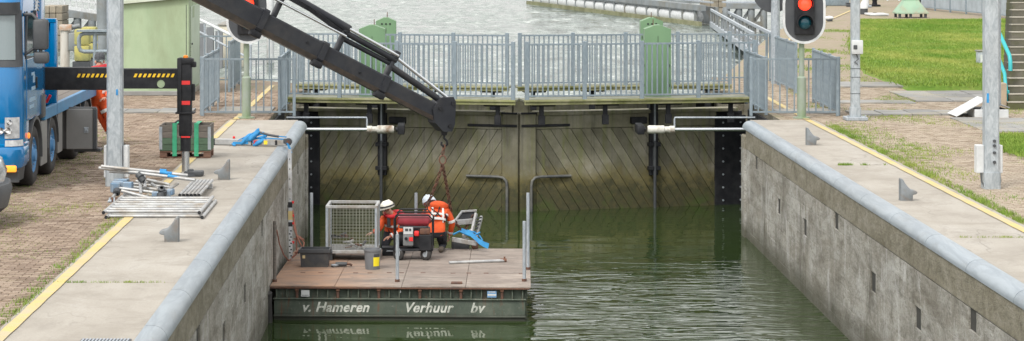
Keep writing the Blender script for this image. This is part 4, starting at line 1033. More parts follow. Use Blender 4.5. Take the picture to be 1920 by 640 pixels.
obj('motor', MB().lathe([(0, -.14), (.035, -.13), (.045, -.02), (.038, .08), (0, .1)], 12, Matrix.Translation((.02, 0, .055)) @ Matrix.Rotation(math.pi/2, 4, 'Y')), MDARK, tl, 40)
obj('grip', MB().tube([(.1, 0, .06), (.16, .02, .05), (.2, .03, .03)], .022, 8), MRUST, tl, 50)
obj('cable', MB().tube([(-.13, 0, .05), (-.18, -.05, .012), (-.15, -.1, .01), (-.19, .04, .01)], .008, 6), MBLACK, tl, 50)
obj('disc_guard', MB().lathe([(.07, 0), (.075, .02), (0, .03)], 14, Matrix.Translation((-.12, -.02, .03))), MGALV, tl, 40)
a, b = P(842, 496, DZ), P(948, 492, DZ)
lp = thing('steel_pole', 'loose steel pole lying on the right of the raft deck', 'pole', ((a.x+b.x)/2, (a.y+b.y)/2, DZ))
obj('tube', MB().tube([a+Vector((0, 0, .032)), b+Vector((0, 0, .032))], .028, 10), MALU, lp, 50, True)
obj('coupling', MB().tube([b+Vector((-.1, 0, .036)), b+Vector((.02, 0, .036))], .036, 10).box(b+Vector((-.02, 0, .08)), (.03, .03, .06)), MRUST, lp, 40, True)

p = P(731, 480, DZ); tc = thing('tool_case', 'low black tool case in front of the crouching worker', 'tool case', (p.x, p.y+.1, DZ))
obj('tray', MB().box((0, 0, .08), (.3, .24, .15), 0, .015), MBLACK, tc); obj('lid_edge', MB().box((0, 0, .165), (.31, .25, .02), 0, .006), MDARK, tc); obj('grip', MB().tube([(-.06, -.125, .09), (-.06, -.15, .1), (.06, -.15, .1), (.06, -.125, .09)], .01, 6), MGALV, tc, 50)
# ---- generator
p = P(776, 489, DZ)
gn = thing('generator', 'portable petrol generator with red tank and black tube frame on wheels', 'generator', (p.x, p.y+.25, DZ), RY)
gw, gd = .74, .52
for y in (-gd/2, gd/2):
    obj('tube_frame', MB().tube([(-gw/2, y, .2), (-gw/2, y, .80), (-gw/2+.08, y, .88), (gw/2-.08, y, .88), (gw/2, y, .80), (gw/2, y, .2), (-gw/2, y, .2)], .017, 8), MBLACK, gn, 50)
for x in (-gw/2, gw/2): obj('tube_frame', MB().tube([(x, -gd/2, .22), (x, gd/2, .22)], .016, 8), MBLACK, gn, 50)
obj('handle_bar', MB().tube([(-gw/2+.03, gd/2, .86), (-gw/2+.1, gd/2+.06, .93), (gw/2-.12, gd/2+.06, .93), (gw/2-.05, gd/2, .86)], .016, 8), MBLACK, gn, 50)
obj('fuel_tank', MB().loft([[(x*sx, y*sx, z) for x, y in ((-.32, -.21), (-.29, -.24), (.29, -.24), (.32, -.21), (.32, .21), (.29, .24), (-.29, .24), (-.32, .21))] for z, sx in ((.66, .8), (.70, .96), (.74, 1), (.79, 1.0), (.84, .95), (.86, .8))]), mat('dull_red_paint', (.3, .028, .045), (.22, .022, .035), 4, .4, 0, .03), gn, 40)
obj('tank_underside', MB().box((0, 0, .64), (.56, .4, .06), 0, .02), MDARK, gn)
obj('engine_block', MB().box((.14, .05, .42), (.34, .34, .38), 0, .03), MDARK, gn); obj('alternator', MB().tube([(-.3, .05, .38), (.0, .05, .38)], .14, 16), MBLACK, gn, 50)
cp = obj('control_panel', MB().box((-.1, -.23, .47), (.2, .1, .36), 0, .015), mat('panel_grey', (.22, .23, .24), (.14, .145, .15), 5, .5), gn)
obj('panel_face', MB().box((-.1, -.284, .58), (.18, .012, .13), 0, .005), MWHITE, cp); obj('meter', MB().box((-.13, -.292, .6), (.06, .008, .05)).box((-.06, -.292, .6), (.04, .008, .05)), MDARK, cp, None)
obj('red_sticker', MB().box((-.045, -.286, .42), (.075, .006, .075)), MREDREF, cp, None); obj('socket', MB().lathe([(.03, 0), (.03, .03), (0, .03)], 12, Matrix.Translation((-.14, -.28, .43)) @ Matrix.Rotation(math.pi/2, 4, 'X')), MBLACK, cp, 40)
obj('air_filter', MB().box((.06, -.2, .52), (.1, .1, .1), 0, .02), MREDREF, gn); obj('muffler', MB().box((.22, -.18, .56), (.2, .12, .12), 0, .02), MRUST, gn)
obj('battery_box', MB().box((.23, -.235, .35), (.24, .14, .3), 0, .01), MBLACK, gn)
obj('base_tray', MB().box((0, 0, .215), (gw, gd, .03), 0, .005), MBLACK, gn)
for x, y in ((-.29, -.22), (.24, -.22), (-.29, .22), (.24, .22)):
    wh = obj('wheel', MB().lathe([(.03, -.035), (.1, -.035), (.115, -.02), (.115, .02), (.1, .035), (.03, .035)], 18, Matrix.Translation((x, y, .115)) @ Matrix.Rotation(R(60), 4, 'Z') @ Matrix.Rotation(math.pi/2, 4, 'Y')), MRUB, gn, 50)
    obj('hub', MB().lathe([(0, -.04), (.05, -.04), (.05, .04), (0, .04)], 12, Matrix.Translation((x, y, .115)) @ Matrix.Rotation(R(60), 4, 'Z') @ Matrix.Rotation(math.pi/2, 4, 'Y')), MGALV, wh, 40)
    obj('castor_fork', MB().box((x, y, .21), (.07, .09, .04), 0, .008).box((x+.03, y-.05, .16), (.05, .012, .1)), MGALV, gn, None)

# ---- aluminium hoist frame with blue strap behind the kneeling worker
o_ = P(868, 466, DZ)
hf = thing('aluminium_frame', 'tilted aluminium hoist frame with dark panel at the rear right of the raft', 'frame', (o_.x, o_.y+.1, DZ))
q = lambda px, py, dy=0: A(px, py, 48.2+dy)
obj('side_bar', MB().bar(q(848, 449, -.3), q(893, 457, -.5), .06, .09, .008), MALU, hf, None, True)
obj('side_bar', MB().bar(q(884, 440, -.2), q(893, 400), .05, .08, .008), MALU, hf, None, True); obj('side_bar', MB().bar(q(893, 446, -.1), q(903, 406, .2), .05, .07, .008), MALU, hf, None, True)
obj('cross_bar', MB().bar(q(852, 418, .1), q(887, 415, .1), .05, .11, .008), MALU, hf, None, True); obj('cross_bar', MB().bar(q(864, 397, .3), q(894, 395, .3), .05, .04, .005), MALU, hf, None, True)
obj('side_bar', MB().bar(q(853, 415, .1), q(866, 397, .3), .04, .04, .005), MALU, hf, None, True); obj('side_bar', MB().bar(q(868, 444, -.3), q(888, 430, 0), .05, .08, .008), MALU, hf, None, True)
pm_ = MB(); pm_.loft([[q(855, 414, .12), q(885, 412, .12), q(892, 396, .32), q(867, 398, .32)], [q(855, 414, .16), q(885, 412, .16), q(892, 396, .36), q(867, 398, .36)]]); obj('dark_panel', pm_, MBLACK, hf, None, True)
for k in range(6): obj('rung', MB().bar(q(889+k*1.4, 441-k*6.3, -.1), q(896+k*1.3, 438-k*6.0, .1), .02, .03), MDARK, hf, None, True)
obj('foot_block', MB().box((-.05, -.1, .1), (.36, .25, .2), 0, .02), MDARK, hf); obj('foot_block', MB().box((.24, -.15, .09), (.14, .2, .18), 0, .04), MRUST, hf)
bs = thing('blue_strap', 'bright blue strap tail draped over the aluminium frame', 'strap', (o_.x+.2, o_.y-.2, DZ))
sm_ = MB(); pts = [q(866, 432, -.45), q(874, 436, -.5), q(884, 440, -.55), q(893, 448, -.6), q(900, 455, -.65), q(908, 460, -.65), q(917, 464, -.65)]
sm_.loft([[p_+Vector((0, 0, .045+.03*i/6)) for i, p_ in enumerate(pts)], [p_-Vector((.02, .02, .03)) for p_ in pts]], False, False); obj('webbing', sm_, MBLUESTRAP, bs, 60, True, False)
obj('loop', MB().tube([q(876, 432, -.5), q(890, 436, -.5), q(899, 442, -.5), q(904, 450, -.5), q(902, 456, -.6)], .016, 6).tube([q(850, 440, -.4), q(862, 434, -.45), q(874, 440, -.5), q(886, 444, -.55), q(900, 436, -.5)], .02, 6), MBLUESTRAP, bs, 60, True)

# ---- levelling staff and ropes at the wall
b_ = A(545, 488, 46.2); tp = A(543, 280, 46.6)
ls = thing('measuring_staff', 'upright aluminium staff with yellow band leaning on the left wall', 'staff', (b_.x, b_.y, b_.z))
L3_ = lambda f: b_+(tp-b_)*f
obj('staff', MB().bar(b_, tp, .075, .05, .004), MALU, ls, None, True)
for f0, f1, m_ in ((.36, .44, MYEL), (.47, .52, MBLACK), (.30, .34, MBLACK)): obj('band', MB().bar(L3_(f0), L3_(f1), .082, .057), m_, ls, None, True)
mb = MB()
for k in range(9): c_ = L3_(.04+k*.028); mb.box(c_+Vector((.012*(-1)**k, -.027, 0)), (.03, .006, .025))
obj('scale_print', mb, MBLACK, ls, None, True)
mb = MB()
for k in range(5): mb.box(L3_(.55+k*.09)+Vector((0, -.027, 0)), (.014, .006, .03))
obj('slot', mb, MBLACK, ls, None, True)
mb = MB()
for f in (.16, .33, .4, .52): mb.box(L3_(f)+Vector((.05, 0, 0)), (.05, .04, .045))
obj('clamp', mb, MREDREF, ls, None, True)
MROPE = mat('faded_red_rope', (.36, .16, .11), (.26, .12, .09), 30, .85, 0, .4, 60)
rp = thing('rope', 'faded red rope hanging in loops beside the staff', 'rope', (b_.x, b_.y, DZ))
obj('strand', MB().tube([A(549, 395, 46.4), A(552, 430, 46.3), A(560, 452, 46.2), A(566, 462, 46.2), A(560, 470, 46.2), A(554, 478, 46.1), A(547, 484, 46.1)], .018, 6), MROPE, rp, 60, True)
obj('strand', MB().tube([A(556, 440, 46.3), A(570, 455, 46.2), A(568, 470, 46.1), A(552, 474, 46.1)], .016, 6).tube([A(550, 405, 46.4), A(556, 440, 46.3), A(556, 470, 46.2)], .016, 6).tube([A(551, 448, 46.3), A(571, 450, 46.2), A(562, 444, 46.3)], .014, 6), MROPE, rp, 60, True)
rp2 = thing('rope', 'slack mooring rope from the corner stanchion to the staff', 'rope', (-2.9, 44.5, DZ))
obj('strand', MB().tube([A(519, 432, 43.7), A(524, 458, 44.3), A(532, 478, 45), A(541, 489, 45.9), A(546, 486, 46.1)], .013, 6), MROPE, rp2, 60, True)

# ================================================================ PEOPLE
def person(name, label, loc, joints, edges, mats, tagf, rz=0):
    root = thing(name, label, 'person', loc, rz)
    me = bpy.data.meshes.new('sk'); me.from_pydata([j[0] for j in joints], edges, [])
    o = bpy.data.objects.new('sk', me); C.objects.link(o)
    md = o.modifiers.new('skin', 'SKIN'); md.use_smooth_shade = True
    for i, j in enumerate(joints):
        sv = me.skin_vertices[0].data[i]; r_ = j[1]; sv.radius = r_ if isinstance(r_, tuple) else (r_, r_); sv.use_root = (i == 0)
    ss = o.modifiers.new('sub', 'SUBSURF'); ss.levels = 2; ss.render_levels = 2
    bpy.context.view_layer.update()
    bm_ = bpy.data.meshes.new_from_object(o.evaluated_get(bpy.context.evaluated_depsgraph_get())); bpy.data.objects.remove(o); bpy.data.meshes.remove(me)
    bm_.materials.clear()
    for m_ in mats: bm_.materials.append(m_)
    for v in bm_.vertices:             # cloth folds
        n_ = mnoise.noise(v.co*14)*.009+mnoise.noise(v.co*30)*.004; v.co += v.normal*n_
    J = [Vector(j[0]) for j in joints]
    for p_ in bm_.polygons:
        c_ = p_.center; i = min(range(len(J)), key=lambda k: (J[k]-c_).length); p_.material_index = tagf(joints[i][2], c_); p_.use_smooth = True
    bo = link('body', bm_, None, root)
    return root
def hand(root, wrist, direc, palm_n, m=MSKIN, side=1):
    d = Vector(direc).normalized(); n_ = Vector(palm_n).normalized(); s_ = d.cross(n_).normalized()*side; w0 = Vector(wrist)
    mb = MB().bar(w0, w0+d*.09, .075, .03, .01, n_)
    for k, (off, L) in enumerate(((-.028, .07), (-.009, .08), (.01, .076), (.028, .06))):
        b0 = w0+d*.085+s_*off; mb.tube([b0, b0+d*L*.5+n_*-.008, b0+d*L*.8-n_*.03], .009, 6, True, .007)
    b0 = w0+d*.03-s_*.035; mb.tube([b0, b0-s_*.025+d*.03-n_*.01, b0-s_*.03+d*.06-n_*.025], .011, 6, True, .008)
    obj('hand', mb, m, root, 60)
def ell(c, r, M=None, n=14):
    mb = MB(); b = bmesh.new(); bmesh.ops.create_uvsphere(b, u_segments=n, v_segments=10, radius=1)
    T = Matrix.Translation(c) @ (M if M is not None else Matrix()) @ Matrix.Diagonal((r[0], r[1], r[2], 1)); return mb._add(b, T)
def helmet(root, c, m, rot, strap=True):
    Mx = Matrix.Translation(c) @ rot
    obj('helmet', MB().lathe([(.126, -.012), (.131, -.004), (.127, .008), (.123, .04), (.108, .085), (.07, .12), (.03, .133), (0, .135)], 20, Mx @ Matrix.Diagonal((1.15, .95, 1, 1))), m, root, 60)
    obj('helmet_peak', MB().prism([(.10, -.1), (.19, -.07), (.215, 0), (.19, .07), (.10, .1)], -.012, .006, Mx), m, root)
    obj('helmet_ridge', MB().box((0, 0, .125), (.16, .03, .025), 0, .01, Mx), m, root)
    if strap: obj('goggle_strap', MB().lathe([(.137, .02), (.139, .022), (.134, .05), (.132, .05)], 20, Mx @ Matrix.Diagonal((1.15, .95, 1, 1))), MDARK, root, 60)
def band(root, c, r, d, wd=.05, m=None):    # reflective ring round a limb
    d = Vector(d).normalized(); M_ = d.to_track_quat('Z', 'Y').to_matrix().to_4x4(); M_.translation = Vector(c)
    rx, ry_ = r if isinstance(r, tuple) else (r, r)
    obj('reflective_band', MB().lathe([(.98, -wd/2), (1, -wd/2+.004), (1, wd/2-.004), (.98, wd/2)], 20, M_ @ Matrix.Diagonal((rx, ry_, 1, 1))), m or MREFL, root, 60)
def face(root, c, fwd, m=MSKIN):           # nose, eyes, mouth, ears on a head at c looking along fwd
    f = Vector(fwd).normalized(); u = (Vector((0, 0, 1))-f*f.z).normalized(); s_ = f.cross(u); c = Vector(c)
    obj('nose', ell(c+f*.105-u*.01, (.018, .022, .028)), m, root, 60)
    obj('eye', ell(c+f*.09+u*.02+s_*.033, (.014, .014, .01)), MDARK, root, 60); obj('eye', ell(c+f*.09+u*.02-s_*.033, (.014, .014, .01)), MDARK, root, 60)
    obj('mouth', ell(c+f*.093-u*.055, (.02, .02, .007)), mat('lips', (.4, .16, .13), None, 5, .5) if 'lips' not in bpy.data.materials else bpy.data.materials['lips'], root, 60)
    for q_ in (-1, 1): obj('ear', ell(c+s_*.085*q_-f*.005, (.022, .022, .035)), m, root, 60)

# worker kneeling with the back to the camera
p = P(815, 471, DZ)
J2 = [((0, -.02, .39), (.18, .15), 'leg'), ((.02, .08, .58), (.175, .13), 'torso'), ((.07, .28, .77), (.215, .15), 'torso'), ((.04, .36, .89), .085, 'torso'), ((-.03, .43, .94), .065, 'skin'), ((-.11, .50, .99), (.085, .095), 'skin'),
      ((-.1, .03, .38), .11, 'leg'), ((-.14, .30, .09), .085, 'leg'), ((-.15, .06, .075), .065, 'leg'), ((-.16, -.16, .06), .05, 'boot'), ((-.16, -.27, .05), .042, 'boot'),
      ((.11, .03, .38), .11, 'leg'), ((.16, .30, .09), .085, 'leg'), ((.14, .06, .075), .065, 'leg'), ((.12, -.16, .06), .05, 'boot'), ((.12, -.27, .05), .042, 'boot'),
      ((-.15, .25, .86), .085, 'arm'), ((-.24, .46, .66), .062, 'arm'), ((-.14, .68, .46), .045, 'arm'),
      ((.24, .22, .84), .088, 'arm'), ((.345, .26, .56), .068, 'arm'), ((.29, .40, .29), .046, 'arm')]
E2 = [(0, 1), (1, 2), (2, 3), (3, 4), (4, 5), (0, 6), (6, 7), (7, 8), (8, 9), (9, 10), (0, 11), (11, 12), (12, 13), (13, 14), (14, 15), (2, 16), (16, 17), (17, 18), (2, 19), (19, 20), (20, 21)]
idx = {'leg': 1, 'torso': 0, 'arm': 0, 'skin': 2, 'boot': 3}
w2 = person('person', 'worker in orange jacket and dark trousers kneeling with back turned under the chain', (p.x, p.y-.05, DZ), J2, E2, [MORANGE, MNAVY, MSKIN, MBOOT], lambda tg, c_: idx[tg] if not (tg == 'leg' and c_.z > .37 and c_.y < .16) else 0)
w2.scale = (1.03, 1, .92)
helmet(w2, (-.10, .47, 1.0), MHELMB, Matrix.Rotation(R(-22), 4, 'Y') @ Matrix.Rotation(R(-28), 4, 'X') @ Matrix.Rotation(R(90), 4, 'Z') @ Matrix.Diagonal((1.12, 1.12, 1.25, 1)), False)
hd = obj('hood', ell((.09, .22, .96), (.19, .12, .10), Matrix.Rotation(R(14), 4, 'Y')), MORANGE, w2, 60)
for v in hd.data.vertices: v.co += v.normal*mnoise.noise(v.co*12)*.02
band(w2, (.03, .1, .66), (.192, .155), (.05, .45, 1), .055); band(w2, (.05, .20, .755), (.222, .168), (.05, .35, 1), .05)
band(w2, (.32, .245, .62), .076, (.1, .05, -.3), .06); band(w2, (.305, .36, .37), .058, (-.06, .14, -.27), .05); band(w2, (-.22, .42, .70), .072, (-.1, .2, -.2), .05)
for sx in (-1, 1): obj('reflective_band', MB().tube([(.05+sx*.1, .02, .62), (.055+sx*.11, .045, .76), (.06+sx*.1, .12, .90), (.05+sx*.09, .2, .95)], .022, 6), MREFL, w2, 60)
obj('harness', MB().tube([(-.09, .0, .62), (.06, .03, .82), (.1, .1, .95)], .012, 6).tube([(.2, .04, .64), (.06, .03, .82), (-.08, .1, .93)], .012, 6).tube([(.2, .06, .8), (.24, .1, .72), (.21, .05, .63)], .013, 6), MBLACK, w2, 60)
obj('tool_belt', MB().lathe([(.98, -.03), (1, -.028), (1, .028), (.98, .03)], 20, Matrix.Translation((0, .0, .40)) @ Matrix.Diagonal((.205, .18, 1, 1))).box((.2, .02, .32), (.08, .12, .22), 0, .02), MBLACK, w2, 60)
hand(w2, (.29, .40, .29), (-.1, .25, -.8), (1, 0, 0)); hand(w2, (-.14, .68, .46), (.1, .5, -.6), (-1, 0, 0))
face(w2, (-.12, .52, .97), (-.3, .8, -.5))

# worker crouching behind the generator
p = P(738, 472, DZ)
J1 = [((0, 0, .36), (.15, .14), 'leg'), ((.0, -.06, .50), (.16, .13), 'torso'), ((-.02, -.14, .68), (.18, .13), 'torso'), ((-.05, -.2, .76), .08, 'torso'), ((-.08, -.25, .81), .06, 'skin'), ((-.12, -.28, .88), (.085, .095), 'skin'),
      ((-.1, -.05, .34), .11, 'leg'), ((-.18, -.38, .13), .085, 'leg'), ((-.14, -.1, .08), .065, 'leg'), ((-.12, .14, .06), .05, 'boot'), ((-.12, .24, .05), .042, 'boot'),
      ((.12, -.05, .34), .11, 'leg'), ((.2, -.36, .13), .085, 'leg'), ((.16, -.1, .08), .065, 'leg'), ((.14, .14, .06), .05, 'boot'), ((.14, .24, .05), .042, 'boot'),
      ((-.2, -.16, .68), .082, 'arm'), ((-.27, -.36, .50), .064, 'arm'), ((-.40, -.42, .43), .045, 'arm'),
      ((.18, -.14, .67), .085, 'arm'), ((.16, -.36, .44), .068, 'arm'), ((-.06, -.46, .36), .048, 'arm')]
w1 = person('person', 'worker in white helmet and orange jacket crouching between cage and generator', (p.x, p.y, DZ), J1, E2, [MORANGE, MNAVY, MSKIN, MBOOT], lambda tg, c_: idx[tg] if not (tg == 'leg' and c_.z > .42) else 0)
helmet(w1, (-.12, -.28, .915), MHELM, Matrix.Rotation(R(205), 4, 'Z') @ Matrix.Rotation(R(14), 4, 'Y'))
face(w1, (-.125, -.29, .865), (-.75, -.6, -.35))
obj('collar', MB().tube([(.02+.12*math.cos(a)-.07, .1*math.sin(a)-.2, .76+.03*math.sin(a)) for a in [2*math.pi*k/12 for k in range(13)]], .04, 8, False), MRED, w1, 60)
obj('inner_shirt', MB().box((-.09, -.30, .62), (.07, .03, .2), R(20), .01), MDARK, w1)
obj('hood', ell((.07, -.12, .77), (.15, .1, .08)), MRED, w1, 60)
band(w1, (.05, -.41, .40), .062, (-.22, -.1, -.08), .06); band(w1, (-.03, -.445, .37), .056, (-.22, -.1, -.08), .04); band(w1, (-.32, -.38, .475), .06, (-.13, -.06, -.07), .04); band(w1, (-.01, -.09, .56), (.175, .15), (0, -.3, 1), .05); band(w1, (.17, -.25, .56), .082, (0, -.22, -.23), .05)
hand(w1, (-.40, -.42, .43), (-.8, -.1, -.2), (0, 0, 1)); hand(w1, (-.06, -.46, .36), (-.8, -.3, -.3), (0, 0, 1))

# worker standing by the truck bed
p = P(214, 276, 0)
J3 = [((-.32, .0, .98), (.15, .12), 'leg'), ((-.33, .0, 1.18), (.15, .11), 'torso'), ((-.33, .02, 1.42), (.19, .12), 'torso'), ((-.32, .02, 1.56), .08, 'torso'), ((-.30, .0, 1.63), .06, 'skin'), ((-.29, -.02, 1.74), (.08, .095), 'skin'),
      ((-.40, .02, .92), .11, 'leg'), ((-.22, .08, .5), .085, 'leg'), ((-.06, .2, .14), .062, 'leg'), ((-.05, .2, .06), .052, 'boot'), ((-.02, .08, .045), .042, 'boot'),
      ((-.24, -.02, .92), .11, 'leg'), ((-.06, -.06, .5), .088, 'leg'), ((.13, .0, .14), .065, 'leg'), ((.15, .0, .07), .055, 'boot'), ((.25, -.09, .045), .042, 'boot'),
      ((-.52, .0, 1.46), .075, 'arm'), ((-.6, .05, 1.2), .06, 'arm'), ((-.62, -.12, 1.05), .045, 'arm'),
      ((-.14, .0, 1.46), .078, 'arm'), ((-.06, .02, 1.2), .062, 'arm'), ((-.16, -.12, 1.02), .046, 'arm')]
w3 = person('person', 'worker in orange trousers and grey hat standing behind the stabiliser beam', p, J3, E2, [MORANGE, MORANGE, MSKIN, MBOOT], lambda tg, c_: idx[tg])
obj('knit_hat', MB().lathe([(.105, -.01), (.108, .03), (.1, .08), (.07, .125), (0, .14)], 18, Matrix.Translation((-.29, -.02, 1.79))), MHAT, w3, 60)
obj('hood', MB().tube([(-.31+.15*math.cos(a), .02+.12*math.sin(a), 1.6+.03*math.cos(a)) for a in [2*math.pi*k/12 for k in range(13)]], .065, 8, False), MRED, w3, 60)
face(w3, (-.29, -.02, 1.73), (-.3, .9, -.2))
band(w3, (.045, -.04, .31), .083, (.2, .05, -.36), .07); band(w3, (-.165, -.04, .74), .11, (.18, -.04, -.42), .07); band(w3, (-.12, .13, .31), .08, (.16, .12, -.36), .07); band(w3, (-.33, .0, 1.12), (.17, .13), (0, 0, 1), .06)
obj('leg_pocket', MB().box((-.06, -.1, .62), (.16, .06, .22), R(10), .02), mat('tan_pocket', (.2, .17, .12), None, 6, .85), w3)
hand(w3, (-.16, -.12, 1.02), (-.6, -.5, -.3), (0, 0, 1)); hand(w3, (-.62, -.12, 1.05), (-.3, -.6, -.4), (0, 0, 1))
# ================================================================ POSTS AND SIGNALS
def big_post(name, label, px, py, wd, h, base_h, plate=False):
    p = P(px, py, 0); root = thing(name, label, 'post', (p.x, p.y+wd/2, 0))
    ch_ = wd*.12
    oct_ = lambda w2, z: [(-w2+ch_, -w2, z), (w2-ch_, -w2, z), (w2, -w2+ch_, z), (w2, w2-ch_, z), (w2-ch_, w2, z), (-w2+ch_, w2, z), (-w2, w2-ch_, z), (-w2, -w2+ch_, z)]
    MP = galv('spangled_'+name, (.44, .48, .51), (.30, .34, .37), 9)
    obj('shaft', MB().loft([oct_(wd/2, .0), oct_(wd/2, h*.5), oct_(wd/2*.9, h)]), MP, root, None)
    obj('base_sleeve', MB().loft([oct_(wd/2+.02, 0), oct_(wd/2+.02, base_h)]), MP, root, None)
    if plate: obj('base_plate', MB().box((0, 0, .04), (.5, .5, .08), 0, .01), MGALV, root)
    return root, p
ps, p = big_post('lamp_post', 'thick galvanised post on the left quay behind the scaffold pile', 214, 350, .265, 9, .34)
cb = obj('cable_box', MB().box((.185, .05, .42), (.09, .2, .55), 0, .01), MWHITE, ps); obj('cable_box', MB().box((-.165, .05, .42), (.05, .2, .55), 0, .01), MWHITE, ps)
obj('sticker', MB().box((.05, -.136, 1.62), (.035, .004, .1)), MBLUESTRAP, ps, None)
ps, p = big_post('lamp_post', 'slim galvanised post with grey switch box between the red signal and the lawn', 1605, 226, .20, 9, .3, True)
sb = obj('switch_box', MB().box((.02, -.14, 1.7), (.26, .1, .32), 0, .015), MWHITE, ps); obj('switch', MB().box((-.03, -.195, 1.7), (.09, .02, .1), 0, .01), MDARK, sb)
obj('cable', MB().tube([(.0, -.12, 1.55), (.05, -.13, 1.42), (-.04, -.13, 1.35), (.04, -.13, 1.3)], .012, 6), MDARK, ps, 50)
for z in (1.0, .62, 1.2): obj('joint', MB().box((0, 0, z), (.21, .21, .012)), MDARK, ps, None)
obj('anchor_bolt', MB().lathe([(.02, .08), (.02, .13), (0, .13)], 8, Matrix.Translation((.2, -.2, 0))).lathe([(.02, .08), (.02, .13), (0, .13)], 8, Matrix.Translation((-.2, -.2, 0))), MGALV, ps, 40)
ps, p = big_post('lamp_post', 'tall galvanised post with side boxes at the far right of the quay', 1861, 355, .245, 9, .28)
cb = obj('cable_box', MB().box((-.185, .06, .5), (.13, .2, .48), 0, .012), MWHITE, ps); obj('cable_box', MB().box((.16, .06, .5), (.07, .2, .48), 0, .012), MWHITE, ps)
for z in (.46, .62, .74, .82): obj('bolt', MB().lathe([(.028, 0), (.028, .03), (0, .03)], 8, Matrix.Translation((.03, -.12, z)) @ Matrix.Rotation(math.pi/2, 4, 'X')), MDARK, ps, 40)
obj('sticker', MB().box((-.08, -.125, 1.55), (.04, .004, .16)), MBLUESTRAP, ps, None)
obj('back_rail', MB().box((.16, .1, 5.5), (.06, .08, 8.2), 0, .008), MGALV, ps)
obj('cable', MB().tube([(-.18, -.04, .27), (-.17, -.05, .12), (-.12, -.12, .02)], .014, 6).tube([(.14, -.05, .27), (.15, -.08, .14), (.11, -.12, .02)], .012, 6), MDARK, ps, 50)

MSIG = mat('signal_board_black', (.045, .05, .058), (.06, .065, .072), 3, .5, 0, .03)
MPOLE = mat('algae_tinted_pole', (.27, .31, .27), (.19, .26, .15), 2.4, .55, .1, .1, stretch=(1, 1, .5))
def signal(label, px, py, cz, lit=True, back=False, h=1.44, pole=True):
    p = P(px, py, 0); root = thing('signal_light', label, 'signal light', (p.x, p.y, 0))
    obj('pole', MB().tube([(0, 0, 0), (0, 0, .95)], .105, 14).tube([(0, 0, .95), (0, 0, .99)], .105, 14, True, .065).tube([(0, 0, .99), (0, 0, cz)], .065, 14), MPOLE, root, 50)
    obj('pole_foot', MB().lathe([(0, 0), (.2, 0), (.2, .03), (.12, .04), (0, .05)], 16), MPOLE, root, 40)
    w2 = .5; a_ = h/2-w2; cap = lambda r: [(r*math.cos(t_), a_+r*math.sin(t_)) for t_ in [math.pi*k/14 for k in range(15)]]+[(r*math.cos(t_), -a_+r*math.sin(t_)) for t_ in [math.pi+math.pi*k/14 for k in range(15)]]
    Mx = Matrix.Translation((.04, -.12, cz)) @ Matrix.Rotation(math.pi/2, 4, 'X')
    obj('board', MB().prism(cap(w2-.035), -.02, .02, Mx), MSIG, root, 40)
    outer, inner = cap(w2), cap(w2-.055); mb = MB(); rings = [[(x, y, .024) for x, y in inner], [(x, y, .03) for x, y in outer], [(x, y, -.026) for x, y in outer], [(x, y, -.024) for x, y in inner]]
    mb.loft([[Mx @ Vector(q_) for q_ in r_] for r_ in rings]+[[Mx @ Vector(q_) for q_ in rings[0]]], False); obj('white_rim', mb, MWHITE, root, 40)
    if not back:
        obj('lamp_housing', MB().box((0, 0, .07), (.46, 1.0, .1), 0, .02, Mx), MBLACK, root)
        for yy, m_ in ((.22, 'r'), (-.22, 'g')):
            lm = {'r': flat('lit_red_lens', (1, .03, .012), .3, 0, 2.0), 'g': flat('dark_green_lens', (.008, .06, .085), .12, 0)}[m_] if ('lit_red_lens' if m_ == 'r' else 'dark_green_lens') not in bpy.data.materials else bpy.data.materials['lit_red_lens' if m_ == 'r' else 'dark_green_lens']
            obj('lens', MB().lathe([(.155, .12), (.14, .15), (.09, .18), (0, .19)], 22, Mx @ Matrix.Translation((0, yy, 0))), lm, root, 50)
            obj('visor', MB().loft([[Mx @ Vector((.19*math.cos(t_), yy+.19*math.sin(t_), z)) for t_ in [R(-25+230*k/16) for k in range(17)]] for z in (.11, .27)]+[[Mx @ Vector((.178*math.cos(t_), yy+.178*math.sin(t_), z)) for t_ in [R(-25+230*k/16) for k in range(17)]] for z in (.27, .11)], False, False), MBLACK, root, 40)
    return root
signal('red and green ship signal on its pole at the head of the right quay', 1503, 222, 2.47)
signal('ship signal disc half hidden behind the crane boom on the left quay', 462, 222, 2.47)
# signal facing the other way beyond
q = A(1454, 165, 69); rt = thing('signal_light', 'far ship signal seen from behind, left of the red one', 'signal light', (q.x, 69, 0))
obj('pole', MB().tube([(0, 0, 0), (0, 0, 2.4)], .13, 12).tube([(0, 0, 1.4), (0, 0, 4.6)], .08, 12), MGALV, rt, 50)
cap_ = [(.62*math.cos(2*math.pi*k/30), .72*math.sin(2*math.pi*k/30)) for k in range(30)]
obj('board', MB().prism(cap_, -.02, .02, Matrix.Translation((-.05, .12, 2.75)) @ Matrix.Rotation(math.pi/2, 4, 'X')), MSIG, rt, 40)
obj('bracket', MB().box((-.02, .04, 2.75), (.3, .14, .4), 0, .02), MBLACK, rt)

